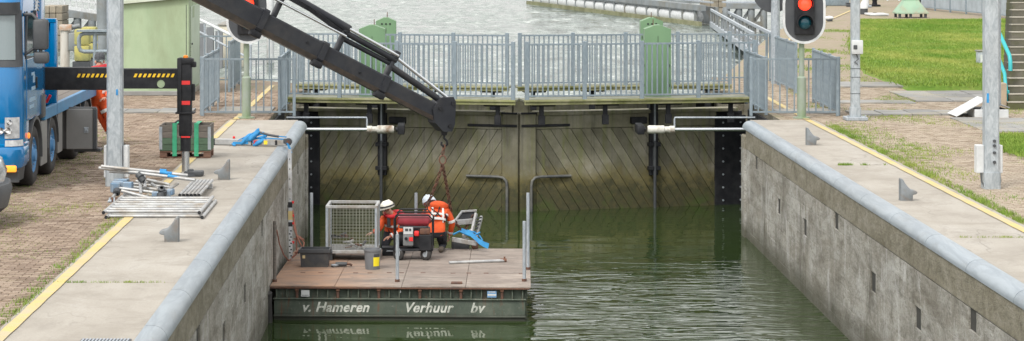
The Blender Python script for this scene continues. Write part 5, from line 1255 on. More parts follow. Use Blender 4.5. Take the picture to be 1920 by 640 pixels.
# ================================================================ MOORING HOOKS
MHOOK = mat('cast_grey_iron', (.22, .24, .255), (.16, .18, .19), 5, .6, .2, .2, 30, dirt=(.2, .15, .11))
def hook(px, py, label, flip):
    p = P(px, py, 0); root = thing('mooring_hook', label, 'mooring hook', (p.x, p.y, 0), 0, 'mooring hooks on the quay edge')
    prof = [(.15, 0), (.15, .345), (.14, .36), (.11, .352), (.075, .29), (.03, .23), (-.02, .185), (-.10, .165), (-.125, .145), (-.125, .12), (-.10, .105), (-.055, .10), (-.05, 0)]
    Mx = Matrix(((flip, 0, 0, 0), (0, 0, 1, 0), (0, 1, 0, 0), (0, 0, 0, 1)))
    mb = MB().prism(prof, -.085, .085, Mx); bmesh.ops.bevel(mb.bm, geom=mb.bm.edges[:], offset=.012, segments=2, affect='EDGES', profile=.5)
    obj('horn', mb, MHOOK, root, 40)
    obj('base', MB().box((flip*.05, 0, .003), (.205, .176, .01), 0, .002), MHOOK, root)
hook(415, 337, 'mooring hook on the left quay right of the tube bundle', 1); hook(316, 453, 'mooring hook on the left quay just in front of the flat scaffold frames', 1)
hook(1525, 272, 'farther mooring hook on the right quay near the railing', -1); hook(1704, 376, 'nearer mooring hook on the right quay', -1)

# ================================================================ LEFT QUAY GOODS
# strapped pallet box
p = P(347, 297, 0); root = thing('pallet_box', 'wooden pallet box with green straps on the left quay under the stabiliser leg', 'pallet box', (p.x, p.y+.35, 0))
pw, pd = .98, .7
for x in (-.42, 0, .42):
    for y in (-.28, .28): obj('pallet_block', MB().box((x, y, .065), (.14, .12, .09), 0, .006), MWOODR, root)
for y in (-.28, 0, .28): obj('pallet_board', MB().box((0, y, .013), (pw, .1, .022), 0, .003), MWOODR, root)
obj('pallet_deck', MB().box((0, 0, .125), (pw, pd, .03), 0, .004), MWOODR, root)
for k, m_ in ((0, MWOODGR), (1, MWOODGR), (2, MWOODG), (3, MWOODG)):
    z = .14+.065+k*.125
    for y in (-pd/2, pd/2): obj('side_board', MB().box((0, y, z), (pw, .025, .12), 0, .004), m_, root)
    for x in (-pw/2+.012, pw/2-.012): obj('end_board', MB().box((x, 0, z), (.025, pd-.03, .12), 0, .004), m_, root)
for x in (-pw/2+.02, pw/2-.02): obj('corner_hinge', MB().box((x, -pd/2-.014, .39), (.06, .008, .44)), MGALV, root, None)
for x in (-.2, .22): obj('strap', MB().box((x, -pd/2-.02, .36), (.085, .006, .64)).box((x, 0, .66), (.085, pd+.04, .006)), MGRNSTRAP, root, None)
obj('box_content', MB().box((0, 0, .55), (.9, .62, .06), 0, .02).tube([(-.3, -.1, .6), (-.15, -.2, .72), (-.05, -.1, .6)], .02, 8), MDARK, root)
# bundle of aluminium props with straps by the wall end
a, b = P(402, 272, 0), P(544, 276, 0); root = thing('prop_bundle', 'aluminium prop with blue straps lying across the left quay edge', 'prop', ((a.x+b.x)/2, a.y, 0))
a += Vector((0, 0, .07)); b += Vector((0, 0, .09))
obj('prop', MB().bar(a, b, .12, .12, .01), MALU, root, None, True)
fq = lambda f, z=0, y=0: a+(b-a)*f+Vector((0, y, z))
obj('end_cap', MB().bar(fq(-.02), fq(.025), .13, .13, .01), MDARK, root, None, True); obj('ratchet', MB().tube([fq(.98, .02, -.09), fq(.98, .02, .05)], .075, 12).box(fq(.95, .03), (.12, .13, .1), 0, .02), MDARK, root, 40, True)
obj('ratchet_hub', MB().tube([fq(.98, .02, -.1), fq(.98, .02, -.06)], .04, 10), MRUST, root, 40, True)
obj('red_label', MB().box(fq(.58, 0, -.062), (.17, .006, .08)), MREDREF, root, None, True); obj('yellow_label', MB().box(fq(.70, 0, -.062), (.13, .006, .08)), flat('yellow_sticker', (.85, .65, .04), .5), root, None, True)
obj('black_label', MB().box(fq(.83, 0, -.062), (.08, .006, .1)).box(fq(.5, 0, -.062), (.03, .006, .12)), MBLACK, root, None, True)
obj('print_line', MB().box(fq(.56, -.02, -.066), (.12, .003, .01)).box(fq(.58, .01, -.066), (.13, .003, .02)), MDARK, root, None, True)
for k in range(6):
    f = .42+k*.028; obj('strap_coil', MB().bar(fq(f-.1, .03, -.03+.01*k), fq(f+.12+.01*k, .20-.02*k+.06*(k % 2), .02), .075, .03, .01), MBLUESTRAP, root, None, True)
for k in range(7):
    e_ = obj('strap_fold', ell(fq(.42+.03*k+.02*(k % 2), .06+.022*k if k < 5 else .12-.02*k, .02*(k % 3)-.03), (.16, .08, .05), Matrix.Rotation(R(-35+random.uniform(-25, 25)), 4, 'Y')), MBLUESTRAP, root, 60, True)
obj('strap_tail', MB().bar(fq(.25, -.02, -.075), fq(.45, -.01, -.07), .01, .05).bar(fq(.25, -.03, -.07), fq(.28, -.06, -.2), .06, .012), MBLUESTRAP, root, None, True)
obj('strap_tail', MB().bar(fq(.6, .09, 0), fq(.92, .07, -.03), .06, .02).bar(fq(.62, .16, 0), fq(.95, .11, .02), .04, .02).bar(fq(.97, .0, -.1), fq(1.02, -.2, -.13), .05, .02), MBLUESTRAP, root, None, True)
obj('handle_grip', MB().tube([fq(.6, .2), fq(.72, .15), fq(.85, .12)], .025, 8), MDARK, root, 50, True)
obj('knob', MB().box(fq(.26, .09), (.05, .04, .05), 0, .01).box(fq(.46, .1), (.06, .05, .06), 0, .01), MREDREF, root, None, True)

# scaffold frames
def scaffold_frame(label, c, L, Wd, n, z, rz=0, ends_over=.02):
    root = thing('ladder_frame', label, 'ladder frame', (c[0], c[1], z), rz)
    r_ = .026
    for k in range(n):
        y = -Wd/2+Wd*(k+.5)/n
        obj('rung', MB().tube([(-L/2, y, r_), (L/2, y, r_)], r_*.92, 10), MALU, root, 50)
    for x in (-L/2, L/2):
        mb = MB().tube([(x, -Wd/2-ends_over, r_), (x, Wd/2+ends_over, r_)], r_*1.08, 12, False); obj('side_tube', mb, MALU, root, 50)
        obj('tube_mouth', MB().tube([(x, -Wd/2-ends_over+.004, r_), (x, -Wd/2-ends_over+.02, r_)], r_*.95, 12), MBLACK, root, 50)
    return root
a, b = P(196, 412, 0), P(376, 412, 0)
scaffold_frame('lower of the two flat ladder frames stacked on the left quay', ((a.x+b.x)/2+.02, a.y+1.15, 0), b.x-a.x+.0, 2.2, 7, .004)
scaffold_frame('upper of the two flat ladder frames stacked on the left quay', ((a.x+b.x)/2-.03, a.y+1.2, 0), b.x-a.x+.0, 2.15, 7, .065)
# bundle of six short tubes
p = P(355, 379, 0); root = thing('tube_bundle', 'bundle of six short aluminium tubes beside the stabiliser foot', 'tube bundle', (p.x, p.y+1.1, 0))
for k in range(6):
    x = -.155+k*.062
    obj('tube', MB().tube([(x, -1.1, .11), (x, 1.2, .11)], .027, 10, False), MALU, root, 50); obj('tube_mouth', MB().tube([(x, -1.095, .11), (x, -1.07, .11)], .024, 10), MBLACK, root, 50)
for y in (-1.0, .9): obj('bearer', MB().box((0, y, .04), (.38, .1, .08), 0, .008), MALU, root)
# pile of frames: tubes with clamps
pl = P(285, 380, 0); root = thing('scaffold_pile', 'untidy pile of aluminium scaffold tubes with blue clamps on the left quay', 'scaffold pile', (pl.x, pl.y+1.2, 0))
T_ = lambda px, py, dy: A(px, py, pl.y+dy)
def ptube(p0, d0, p1, d1, r=.026, m_=MALU): obj('tube', MB().tube([T_(*p0, d0), T_(*p1, d1)], r, 10), m_, root, 50, True)
for p0, d0, p1, d1 in (((190, 312), .6, (352, 329), .5), ((186, 315), .75, (366, 338), .2), ((205, 321), .9, (350, 332), 1.0), ((262, 332), .8, (264, 364), .1), ((270, 330), .7, (272, 352), .4),
                       ((215, 352), .4, (296, 362), .3), ((228, 358), .2, (302, 377), 0), ((232, 365), .25, (280, 379), 0), ((285, 345), .8, (300, 358), .4), ((238, 344), .9, (325, 352), .8), ((255, 340), 1.0, (318, 347), .9),
                       ((312, 358), .2, (334, 344), .5), ((210, 372), .1, (240, 336), 1.1), ((225, 374), .3, (262, 378), .1), ((275, 337), .9, (316, 346), .9), ((240, 350), .7, (298, 356), .5), ((244, 370), .4, (300, 370), .4)):
    ptube(p0, d0, p1, d1)
for p0, d0, p1, d1 in (((300, 323), .52, (322, 326), .5), ((315, 330), .35, (336, 334), .3), ((300, 320), .6, (312, 321), .58)): ptube(p0, d0, p1, d1, .029, MBLUESTRAP)
MCL = mat('worn_blue_casting', (.16, .26, .38), (.25, .29, .33), 9, .5, .2, .1)
for px, py, dy, w_x, h_ in ((222, 345, .5, .2, .1), (240, 348, .45, .16, .12), (216, 352, .4, .14, .16), (312, 366, .2, .12, .16), (318, 360, .25, .14, .1), (292, 364, .2, .12, .08), (228, 338, .7, .24, .05)):
    obj('clamp', MB().box(T_(px, py, dy), (w_x, .12, h_), random.uniform(-.5, .5), .015), MCL, root, None, True)
for px, py, dy in ((303, 356, .1), (306, 362, .1), (262, 330, .5), (266, 336, .5), (219, 360, .3), (301, 367, .05)):
    obj('coupler', MB().lathe([(.03, -.05), (.06, -.04), (.06, .04), (.03, .05)], 10, Matrix.Translation(T_(px, py, dy)) @ Matrix.Rotation(random.uniform(0, 3), 4, 'X') @ Matrix.Rotation(random.uniform(0, 1), 4, 'Y')), MDARK, root, 40, True)
for k in range(8):
    obj('base_jack', MB().tube([T_(206+k*4.2, 381, .02), T_(206+k*4.2, 371, .05)], .017, 8), MRUST if k % 2 else MGALV, root, 50, True)
obj('base_plate', MB().box(T_(222, 382, .1)+Vector((0, 0, .02)), (.34, .2, .03)), MGALV, root, None, True)
obj('base_jack', MB().tube([T_(203, 378, .0), T_(209, 378, .0)], .03, 10).tube([T_(236, 375, .05), T_(246, 376, .05)], .028, 10), MGALV, root, 50, True)

# drain grate at the bottom of the frame
p = P(198, 640, 0); root = thing('drain_grate', 'dark slotted drain grate in the left quay at the lower frame edge', 'grate', (p.x, p.y, 0))
obj('frame', MB().box((0, -.1, -.002), (.54, .36, .03), 0, .004), MDARK, root)
for k in range(14): obj('bar', MB().box((-.24+k*.037, -.1, .016), (.018, .32, .012)), MGALV, root, None)

# silver van nosing into the left edge
vx, vy = -6.47, 35.85
van = thing('parked_van', 'front corner of a silver van at the left frame edge', 'van', (vx, vy, 0), math.pi/2)
def vout(w2, f, b_, r, z): return [(x, y, z) for x, y in outline(w2, f, b_, r, .08)]
obj('body', MB().loft([vout(.86, .1, 4.3, .3, .55), vout(.9, .05, 4.32, .34, .75), vout(.91, .12, 4.32, .36, .95), vout(.9, .3, 4.32, .42, 1.08), vout(.88, .62, 4.3, .4, 1.18), vout(.8, 1.3, 4.28, .3, 1.55), vout(.7, 1.75, 4.2, .25, 1.85)]), MSILVER, van, 35)
obj('bumper', MB().loft([vout(.84, .12, 1.0, .3, .2), vout(.9, .02, .9, .34, .28), vout(.92, -.03, .9, .36, .5), vout(.915, .0, .9, .36, .62), vout(.9, .04, .9, .35, .64)]), MDARK, van, 35)
def vpatch(z0, z1, w0, w1, f0, f1, r0, r1, i0, i1, off): return [[(x, y, z0+(z1-z0)*q_) for x, y in outline(w0+(w1-w0)*q_+off, f0+(f1-f0)*q_-off, 4, r0+(r1-r0)*q_, .08)[i0:i1]] for q_ in (0, .33, .66, 1)]
obj('headlight', MB().loft(vpatch(.76, 1.0, .9, .908, .05, .18, .34, .37, 9, 13, .01), False, False), HL, van, 40); obj('headlight', MB().loft(vpatch(.76, 1.0, .9, .908, .05, .18, .34, .37, 1, 5, .01), False, False), HL, van, 40)
for sx in (-1, 1): obj('fog_lamp', MB().lathe([(.06, 0), (.055, .03), (.03, .012), (0, .01)], 14, Matrix.Translation((sx*.83, .1, .42)) @ Matrix.Rotation(R(45)*sx, 4, 'Z') @ Matrix.Rotation(math.pi/2, 4, 'X')), MBLACK, van, 40)
obj('windscreen', MB().loft(vpatch(1.2, 1.78, .865, .71, .7, 1.66, .4, .25, 2, 13, .012), False, False), MDGLASS, van, 40)
for x in (-.8, .8):
    for y in (.95, 3.5): ty = obj('tyre', MB().lathe([(.2, -.1), (.31, -.1), (.33, -.06), (.33, .06), (.31, .1), (.2, .1)], 24, Matrix.Translation((x, y, .33)) @ Matrix.Rotation(math.pi/2, 4, 'Y')), MRUB, van, 50); obj('rim', MB().lathe([(.2, .08), (.16, .04), (.06, .07), (0, .07)], 18, Matrix.Translation((x, y, .33)) @ Matrix.Rotation(math.copysign(math.pi/2, x), 4, 'Y')), MGALV, ty, 40)

# pale green shed
kx0, kx1, ky0, ky1 = -8.5, -6.62, 64.0, 67.0
shed = thing('shed', 'pale green flat-roofed shed on the left quay behind the stabiliser beam', 'shed', ((kx0+kx1)/2, (ky0+ky1)/2, 0))
sp = [(kx0, ky0), (kx1, ky0), (kx1, ky1), (kx0, ky1)]
obj('plinth', MB().box(((kx0+kx1)/2, (ky0+ky1)/2, .06), (kx1-kx0+.1, ky1-ky0+.1, .12), 0, .01), MFLAG, shed, None, True)
obj('wall', MB().loft([[(x, y, .12) for x, y in sp], [(x, y, 2.42+.1*(x-kx0)) for x, y in sp]]), MGRNPALE, shed, None, True)
obj('corner_seam', MB().box((kx1-.06, ky0-.004, 1.27), (.012, .01, 2.3)), MDARK, shed, None, True)
obj('roof', MB().loft([[(kx0-.12, ky0-.12, 2.42), (kx1+.1, ky0-.12, 2.62), (kx1+.1, ky1+.12, 2.62), (kx0-.12, ky1+.12, 2.42)], [(kx0-.12, ky0-.12, 2.52), (kx1+.1, ky0-.12, 2.72), (kx1+.1, ky1+.12, 2.72), (kx0-.12, ky1+.12, 2.52)]]), MROOF, shed, None, True)
sdoor = obj('side_door', MB().box((kx1+.012, (ky0+ky1)/2, 1.27), (.03, 2.2, 2.2), 0, .008), mat('pale_mint_paint', (.42, .5, .4), (.36, .44, .34), 1.5, .7), shed, None, True)
obj('handle', MB().box((.03+sdoor.location.x+(kx1-kx0)/2, -.9, 1.35), (.04, .1, .05)), MBLACK, sdoor, None)
mb = MB()
for k in range(9): mb.box((kx1+.03, ky0+.32, .5+k*.11), (.01, .03, .02))
obj('rivet', mb, MBLACK, shed, None, True); obj('vent_slot', MB().box((kx1+.032, ky0+1.0, 2.2), (.012, .35, .3)), MGRNPALE, shed, None, True)

# ================================================================ RIGHT QUAY THINGS
# propped hatch
p = P(1838, 222, 0); root = thing('raised_hatch', 'white hatch lid propped open over a low box in the right paving', 'hatch', (p.x, p.y+.3, 0))
obj('box_rim', MB().box((.28, .2, .1), (.8, .9, .2), 0, .01), MWHITE, root); obj('opening', MB().box((.28, .2, .204), (.68, .78, .012)), MBLACK, root, None)
obj('lid', MB().bar((-.56, .2, .04), (.16, .2, .44), .95, .03, .005), MWHITE, root, None)
obj('lid', MB().bar((.18, .2, .43), (.70, .2, .24), .95, .03, .005), MFLAG, root, None)
obj('prop_stay', MB().bar((.0, -.2, .1), (.12, -.2, .40), .02, .02), MGALV, root, None)
# stairs
sx0, sx1 = 14.05, 19.0
root = thing('stairs', 'weathered mossy concrete stairs at the right edge of the picture', 'stairs', (sx0, 59, 0))
MSTEP = mat('mossy_step_concrete', (.14, .13, .105), (.075, .075, .055), 1.6, .9, 0, .4, 20, space='world', dirt=(.08, .085, .035), rnd=.2)
MTREAD = mat('pale_step_nosing', (.36, .34, .29), (.27, .255, .21), 2, .9, 0, .3, 20, space='world', rnd=.2)
for k in range(24):
    z = .18*k; y = 59+.28*k
    obj('step', MB().box(((sx0+sx1)/2+.075*k, y+.35, z+.05), (sx1-sx0, .7, .24), 0, .01), MSTEP, root, None, True)
    obj('nosing', MB().box(((sx0+sx1)/2+.075*k, y+.12, z+.173), (sx1-sx0+.02, .27, .03), 0, .008), MTREAD, root, None, True)
obj('cheek_wall', MB().box((sx0-.08, 59.3, .32), (.14, .4, .64), 0, .02), mat('tan_cheek_concrete', (.36, .29, .21), (.28, .24, .18), 2, .9, 0, .2, space='world'), root, None, True)
hx = 14.12
root = thing('handrail', 'teal tubular handrail beside the mossy stairs', 'handrail', (hx, 59.4, 0))
obj('rail', MB().tube([(hx+1.3, 65.5, 5.1), (hx, 60.5, 1.95), (hx+.1, 59.6, 1.3), (hx+.1, 59.5, 1.15), (hx+.1, 59.5, .92)], .05, 10), MTEAL, root, 50, True)
obj('rail', MB().tube([(hx+1.28, 65.5, 4.4), (hx-.02, 60.4, 1.3), (hx-.02, 59.6, .85), (hx-.02, 59.4, .3)], .045, 10), MTEAL, root, 50, True)
obj('rail_post', MB().tube([(hx+.55, 62.6, 2.4), (hx+.55, 62.6, 3.27)], .035, 8).tube([(hx, 60.5, 1.2), (hx, 60.5, 1.97)], .035, 8), MTEAL, root, 50, True)
obj('foot_plate', MB().box((hx-.02, 59.4, .3), (.12, .12, .3), 0, .01), MTEAL, root, None, True)
# electric stub in the lawn
p = P(1842, 120, .1); root = thing('power_stub', 'small grey supply pillar in the lawn behind the right post', 'supply pillar', (p.x, p.y, .05))
obj('pillar', MB().box((0, 0, .2), (.36, .3, .5), 0, .02), MGALV, root); obj('cap', MB().box((0, 0, .47), (.42, .36, .05), 0, .012), MFLAG, root); obj('cover', MB().box((.02, -.156, .2), (.24, .012, .3), 0, .004), MWHITE, root)
# green ventilation hood
p = P(1713, 34, 0); root = thing('ventilation_hood', 'small green sloped ventilation hood beyond the lawn', 'ventilator', (p.x, p.y+.8, 0))
rq = lambda hw, hd, z: [(-hw, -hd, z), (hw, -hd, z), (hw, hd, z), (-hw, hd, z)]
obj('hood', MB().loft([rq(.78, .7, .2), rq(.78, .7, .26), rq(.36, .36, .85), rq(.36, .36, .9)]), mat('faded_green_paint', (.27, .4, .29), (.22, .34, .25), 1, .7, 0, .1, dirt=(.3, .25, .18)), root, None)
obj('top_box', MB().box((0, 0, 1.15), (.7, .7, .56), 0, .02), bpy.data.materials['faded_green_paint'], root)
for x in (-.65, -.1, .65):
    for y in (-.55, .55): obj('leg', MB().box((x, y, .1), (.12, .12, .22)), MDARK, root, None)
obj('vent_opening', MB().box((.18, -.36, 1.18), (.1, .02, .16)), MBLACK, root, None)
# small things on the far right quay
p = P(1640, 29, 0); o = thing('concrete_cover', 'flat white cover on the far quay beyond the lawn', 'cover', (p.x, p.y, 0)); obj('lid', MB().box((.1, 0, .06), (1.0, 1.6, .1), 0, .03), MWHITE, o); obj('grip', MB().box((0, 0, .12), (.2, .06, .03), 0, .01), MDARK, o)
p = P(1620, 27, 0); o = thing('marker_bollard', 'small white capped bollard beside the flat white cover', 'bollard', (p.x, p.y, 0)); obj('shaft', MB().tube([(0, 0, 0), (0, 0, .3)], .2, 12), MDARK, o, 50); obj('cap', MB().lathe([(.22, .3), (.22, .5), (.1, .72), (0, .75)], 14), MWHITE, o, 50)
p = P(1555, 40, 0); o = thing('marker_bollard', 'low white mushroom bollard right of the red signal', 'bollard', (p.x, p.y, 0)); obj('stem', MB().tube([(0, 0, 0), (0, 0, .16)], .16, 12), MDARK, o, 50); obj('cap', MB().lathe([(.2, .1), (.22, .17), (.14, .24), (0, .26)], 14), MWHITE, o, 50)
p = P(1640, 12, 0); o = thing('mooring_bollard', 'black mooring bollard near the far quay fence', 'bollard', (p.x, p.y, 0)); obj('base', MB().box((0, 0, .05), (.6, .6, .1), 0, .02), MBLACK, o); obj('horn', MB().lathe([(.16, .1), (.13, .3), (.2, .45), (.2, .55), (0, .6)], 14), MBLACK, o, 50)
p = P(1572, 11, 0); o = thing('low_housing', 'low grey steel housing at the far right quay edge', 'housing', (p.x, p.y+1, 0)); obj('box', MB().box((0, 0, .4), (1.3, 2, .8), 0, .03), MRAIL, o); obj('lid', MB().box((0, 0, .83), (1.36, 2.06, .06), 0, .01), MGALV, o)
p = P(1590, 13, 0); o = thing('tool_crate', 'dark crate beside the low grey housing', 'crate', (p.x, p.y, 0)); obj('body', MB().box((.1, 0, .1), (.4, .4, .18), 0, .02), MDARK, o); obj('lid', MB().box((.1, 0, .205), (.42, .42, .03), 0, .006), MBLACK, o)
def far_fence(label, p0, p1, n, h, panel=True, m_=MRAIL):
    root = thing('far_fence', label, 'fence', (p0[0], p0[1], 0)); p0 = Vector((p0[0], p0[1], 0)); p1 = Vector((p1[0], p1[1], 0)); d = p1-p0
    for i in range(n+1): obj('post', MB().box(p0+d*i/n+Vector((0, 0, h/2)), (.09, .09, h)), m_, root, None, True)
    for z in ((h, h*.5, .15) if not panel else (h, .15)): obj('rail', MB().bar(p0+Vector((0, 0, z)), p1+Vector((0, 0, z)), .06, .07), m_, root, None, True)
    if panel:
        for i in range(n): obj('panel', MB().bar(p0+d*(i+.06)/n+Vector((0, .03, h*.52)), p0+d*(i+.94)/n+Vector((0, .03, h*.52)), .03, h*.82), mat('fence_panel_grey', (.33, .38, .42), None, 2, .6) if 'fence_panel_grey' not in bpy.data.materials else bpy.data.materials['fence_panel_grey'], root, None, True)
far_fence('grey panel fence on the far quay right of the green hood', (27.0, 134), (29.0, 116), 7, 1.5)
far_fence('white open railing along the far quay end', (22.5, 150), (31, 150), 12, 1.1, False, MWHITE)
far_fence('long grey panel fence receding behind the green hood', (27.0, 134), (33, 152), 6, 1.5)
for px, py, lb in ((1625, 14, 'slim white mast on the far quay left of the hood'), (1696, 14, 'white mast on the far quay behind the green hood')):
    p = P(px, py, 0); o = thing('mast', lb, 'mast', (p.x, p.y, 0)); obj('tube', MB().tube([(0, 0, 0), (0, 0, 6)], .14, 10), MWHITE, o, 50); obj('foot', MB().box((0, 0, .06), (.5, .5, .12), 0, .02), MGALV, o)

# ================================================================ OUTER HARBOUR
MSTEEL = mat('weathered_grey_steel', (.25, .275, .29), (.18, .2, .21), 1, .65, .2, .1, dirt=(.2, .19, .16))
MALG = mat('algae_timber', (.24, .24, .15), (.17, .18, .09), 1, .85, 0, .2, stretch=(.4, 1, 1), dirt=(.12, .12, .06))
a, b = P(1005, 8, WATER), P(1332, 49, WATER)
root = thing('guide_fender', 'long grey guide fender with white floats in the outer harbour', 'fender', (b.x, b.y, WATER))
d = b-a; N_ = 17; u_ = d.normalized(); nr_ = Vector((u_.y, -u_.x, 0)); off = Vector((.2, .3, 0))
obj('waterline_beam', MB().bar(a+nr_*.8+Vector((0, 0, .1)), b+nr_*.8+Vector((0, 0, .1)), .3, .42), MALG, root, None, True)
obj('top_beam', MB().bar(a+nr_*.6+Vector((0, 0, 1.38)), b+nr_*.6+Vector((0, 0, 1.32)), .5, .42), MSTEEL, root, None, True); obj('hand_beam', MB().bar(a+off+Vector((0, .3, 1.95)), b+off+Vector((0, .3, 1.7)), .2, .12), MGALV, root, None, True)
obj('back_wall', MB().bar(a+Vector((.6, .8, .7)), b+Vector((.6, .8, .7)), .2, 1.3), MSTEEL, root, None, True)
for k in range(N_):
    c_ = a+d*(k+.5)/N_; obj('upright', MB().box(c_+nr_*.66+Vector((0, 0, .6)), (.16, .7, 1.2)), MSTEEL, root, None, True)
    if k < N_-1: obj('fender_panel', MB().bar(c_+nr_*.75+Vector((0, 0, 1.1)), c_+nr_*.75+d/N_+Vector((0, 0, 1.1)), .06, .16), MSTEEL, root, None, True); obj('float', MB().lathe([(0, -1.0), (.55, -.9), (.62, -.5), (.62, .5), (.55, .9), (0, 1.0)], 14, Matrix.Translation(c_+d/N_*.5+nr_*.35+Vector((0, 0, .58))) @ Matrix.Rotation(math.atan2(u_.y, u_.x), 4, 'Z') @ Matrix.Rotation(math.pi/2, 4, 'Y') @ Matrix.Diagonal((.85, .7, 1.5, 1))), MWHITE, root, 50, True)
# gangway down to the fender
a2, b2 = A(1333, 30, 176), A(1412, 82, 120)
root = thing('gangway', 'grey steel gangway from the right quay to the guide fender', 'gangway', (a2.x, a2.y, WATER))
for o2 in (Vector((0, 0, 0)), Vector((.9, 0, 0))):
    obj('lower_chord', MB().bar(a2+o2+Vector((0, 0, -.6)), b2+o2+Vector((0, 0, -.5)), .2, .35), MGALV, root, None, True); obj('upper_chord', MB().bar(a2+o2+Vector((0, 0, .45)), b2+o2+Vector((0, 0, .5)), .14, .16), MGALV, root, None, True)
    for k in range(13): c_ = a2+(b2-a2)*k/12+o2; obj('upright', MB().box(c_+Vector((0, 0, -.05)), (.1, .14, 1.0)), MSTEEL, root, None, True)
obj('deck', MB().bar(a2+Vector((.45, 0, -.7)), b2+Vector((.45, 0, -.6)), .8, .06), MSTEEL, root, None, True)
# mooring trestles right
def trestle(label, px0, px1, py_top, py_w, n, D=None, m_=None):
    p0 = P(px0, py_w, WATER); D = p0.y; x0, x1 = (px0-VPX)*D/F, (px1-VPX)*D/F; zt = CAMZ-(py_top-VPY)*D/F; m_ = m_ or MSTEEL
    root = thing('mooring_trestle', label, 'trestle', (x0, D, WATER))
    obj('cap_beam', MB().box(((x0+x1)/2, D, zt-.2), (x1-x0, .6, .4), 0, .02), m_, root, None, True); obj('walking_board', MB().box(((x0+x1)/2, D+.6, zt+.05), (x1-x0+.4, .8, .1)), MGALV, root, None, True)
    for k in range(n+1):
        x = x0+(x1-x0)*k/n
        obj('pile', MB().tube([(x, D, WATER-2), (x, D, zt-.3)], .25, 10), m_, root, 50, True)
        if k < n:
            obj('brace', MB().bar((x, D+.2, WATER+.3), (x+(x1-x0)/n, D+.2, zt-.4), .2, .22), m_, root, None, True)
    obj('lower_beam', MB().box(((x0+x1)/2, D-.05, WATER+.5), (x1-x0, .3, .3)), m_, root, None, True)
    return root
trestle('grey steel trestle behind the far signal at top right', 1362, 1432, 6, 58, 3)
trestle('steel trestle with diagonal braces at the top edge above the fender', 1120, 1325, -40, 14, 6)
def pier(label, px0, px1, py_top, py_w, dp=2.5):
    p0 = P(px0, py_w, WATER); D = p0.y; x0, x1 = (px0-VPX)*D/F, (px1-VPX)*D/F; zt = CAMZ-(py_top-VPY)*D/F
    root = thing('masonry_pier', label, 'pier', ((x0+x1)/2, D, WATER)); h = zt-WATER; n = max(4, int(h/.42))
    ms = mat('tan_pier_stone', (.3, .26, .2), (.2, .18, .145), 1.3, .9, 0, .3, space='world', rnd=.35) if 'tan_pier_stone' not in bpy.data.materials else bpy.data.materials['tan_pier_stone']
    for k in range(n):
        m2 = 3; w_b = (x1-x0)/m2
        for j in range(m2):
            obj('stone', MB().box((x0+w_b*(j+.5), D+dp/2+random.uniform(0, .03), WATER-.2+h*(k+.5)/n+.1), (w_b-.03, dp, h/n-.03), 0, .02), ms, root, None, True)
    return root
pier('tan masonry pier at the top edge beside the gangway head', 1318, 1362, -20, 34)
pier('tan masonry pier behind the truck mirror at top left', 80, 117, 8, 92)
# left background: footbridge, trestle, dolphins
D = 150.0
root = thing('footbridge', 'white railed footbridge at the top left behind the lamp post', 'footbridge', A(160, 20, D))
a3, b3 = A(112, 14, D), A(206, 28, D-8)
obj('girder', MB().bar(a3+Vector((0, 0, -.2)), b3+Vector((0, 0, -.2)), 1.2, .4), MSTEEL, root, None, True); obj('kick_plate', MB().bar(a3+Vector((0, -.65, .05)), b3+Vector((0, -.65, .05)), .05, .25), MWHITE, root, None, True)
for z in (.6, 1.15): obj('rail', MB().bar(a3+Vector((0, -.6, z)), b3+Vector((0, -.6, z)), .07, .09), MWHITE, root, None, True)
for k in range(9): obj('post', MB().box(a3+(b3-a3)*k/8+Vector((0, -.6, .6)), (.08, .08, 1.2)), MWHITE, root, None, True)
obj('sign_board', MB().box(A(196, 6, D-9), (.9, .1, 2.0), 0, .02), MWHITE, root, None, True)
trestle('grey braced trestle under the white footbridge', 118, 200, 22, 78, 3)
pc = P(193, 100, WATER); o = thing('dolphin_pile', 'thick grey pile beside the lamp post in the left background', 'pile', (pc.x, pc.y, WATER)); obj('tube', MB().tube([(0, 0, -2), (0, 0, 4.3)], .36, 14), MSTEEL, o, 50); obj('cap', MB().box((-1.2, 0, 4.4), (3.6, 1, .4), 0, .04), MSTEEL, o)
pc = P(122, 130, WATER); o = thing('dolphin_pile', 'rust topped pale pile behind the truck bed', 'pile', (pc.x, pc.y, WATER)); obj('tube', MB().tube([(0, 0, -2), (0, 0, 2.0)], .24, 14), mat('bleached_pile', (.5, .48, .44), (.4, .36, .31), 2, .8, stretch=(1, 1, .3)), o, 50); obj('cap', MB().box((.05, 0, 2.1), (.62, .6, .3), 0, .04), mat('pale_rust', (.42, .24, .14), (.45, .42, .38), 3, .8), o); obj('arm', MB().tube([(.3, 0, 2.1), (.75, 0, 2.2)], .12, 10).box((.45, -.1, 1.4), (.5, .3, .9), 0, .05), MSTEEL, o, 50)
for i, (px, py, lb) in enumerate(((155, 138, 'lower left of the yellow algae covered float blocks'), (168, 132, 'right one of the yellow algae covered float blocks'))):
    q = P(px, py, -.4); o = thing('float_block', lb, 'float', (q.x, q.y, 0))
    for k in range(2): obj('block', MB().box((0, 0, .28+k*.55), (.5, .5, .52), 0, .05), mat('algae_yellow', (.42, .38, .12), (.3, .3, .12), 2.5, .85, 0, .2, dirt=(.2, .2, .1)) if 'algae_yellow' not in bpy.data.materials else bpy.data.materials['algae_yellow'], o)
    obj('base', MB().box((0, 0, -.3), (.6, .6, .62)), MDARK, o, None)
D = 70.5
root = thing('pipe_barrier', 'grey rounded pipe barrier behind the standing worker', 'barrier', A(175, 150, D))
q = lambda px, py: A(px, py, D)
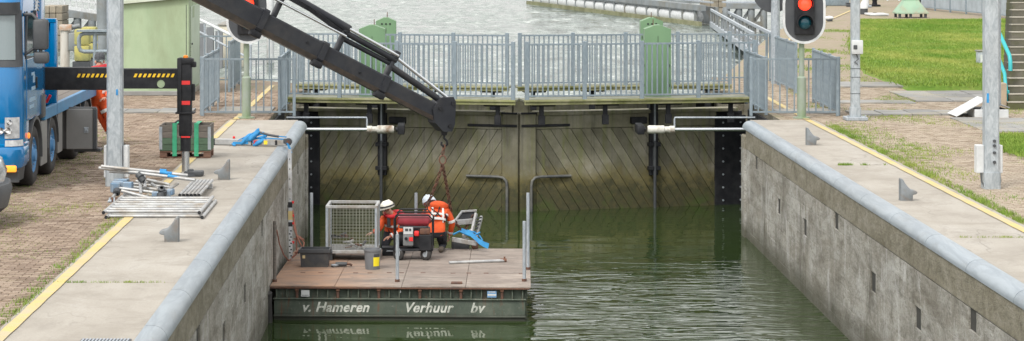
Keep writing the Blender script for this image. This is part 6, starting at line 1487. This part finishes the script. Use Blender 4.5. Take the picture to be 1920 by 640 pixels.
obj('loop', MB().tube([q(205, 63), q(158, 63), q(151, 66), q(148, 72), q(148, 88), q(151, 95), q(158, 97), q(205, 97)], .06, 10), MRAIL, root, 50, True); obj('upright', MB().tube([q(178, 63), q(178, 146)], .06, 10), MRAIL, root, 50, True); obj('top_board', MB().bar(q(145, 58), q(206, 58), .3, .06), MRAIL, root, None, True)
# steel mooring piles behind the left railing and a sloping rail
for i, (px, lb) in enumerate(((378, 'leftmost of the grey piles behind the shed and railing'), (394, 'middle grey pile behind the left railing'), (411, 'right grey pile behind the left railing beside the signal disc'))):
    pc = P(px, 128, WATER); o = thing('mooring_pile', lb, 'pile', (pc.x, pc.y, WATER)); ht = CAMZ-(44+i*7+130)*pc.y/F-WATER
    obj('pile', MB().box((0, 0, ht/2-1), (.36, .36, ht+2), 0, .03), mat('dark_grey_pile', (.14, .15, .16), (.2, .21, .22), 2, .7, stretch=(1, 1, .3)) if 'dark_grey_pile' not in bpy.data.materials else bpy.data.materials['dark_grey_pile'], o); obj('white_edge', MB().box((-.2, -.05, ht/2-1), (.05, .3, ht+1.8)), MWHITE, o, None)
a4, b4 = A(360, 30, 120), A(470, 84, 100); root = thing('sloping_handrail', 'pale sloping handrail descending behind the signal disc', 'handrail', a4)
obj('rail', MB().tube([a4, b4], .07, 8), MWHITE, root, 50, True); obj('lower_rail', MB().tube([a4-Vector((0, 0, .6)), b4-Vector((0, 0, .6))], .05, 8), MGALV, root, 50, True)
for k in range(5): c_ = a4+(b4-a4)*k/4; obj('post', MB().tube([c_, c_-Vector((0, 0, 1.2+3.2*k/4))], .05, 8), MGALV, root, 50, True)
pc = P(507, 118, WATER); o = thing('mooring_pile', 'white pile behind the left railing seen under the boom', 'pile', (pc.x, pc.y, WATER)); obj('pile', MB().tube([(0, 0, -2), (0, 0, 3.4)], .2, 12), MWHITE, o, 50); obj('collar', MB().tube([(0, 0, 1.4), (0, 0, 1.7)], .24, 12), MDARK, o, 50)
pc = P(441, 120, WATER); o = thing('pontoon', 'cream pontoon hull behind the left railing', 'pontoon', (pc.x, pc.y, WATER)); obj('hull', MB().box((0, 0, .9), (1.3, 5, 2.4), 0, .08), mat('cream_hull', (.55, .52, .42), (.45, .43, .36), 2, .7), o); obj('deck', MB().box((0, 0, 2.14), (1.4, 5.1, .08), 0, .02), MFLAG, o)
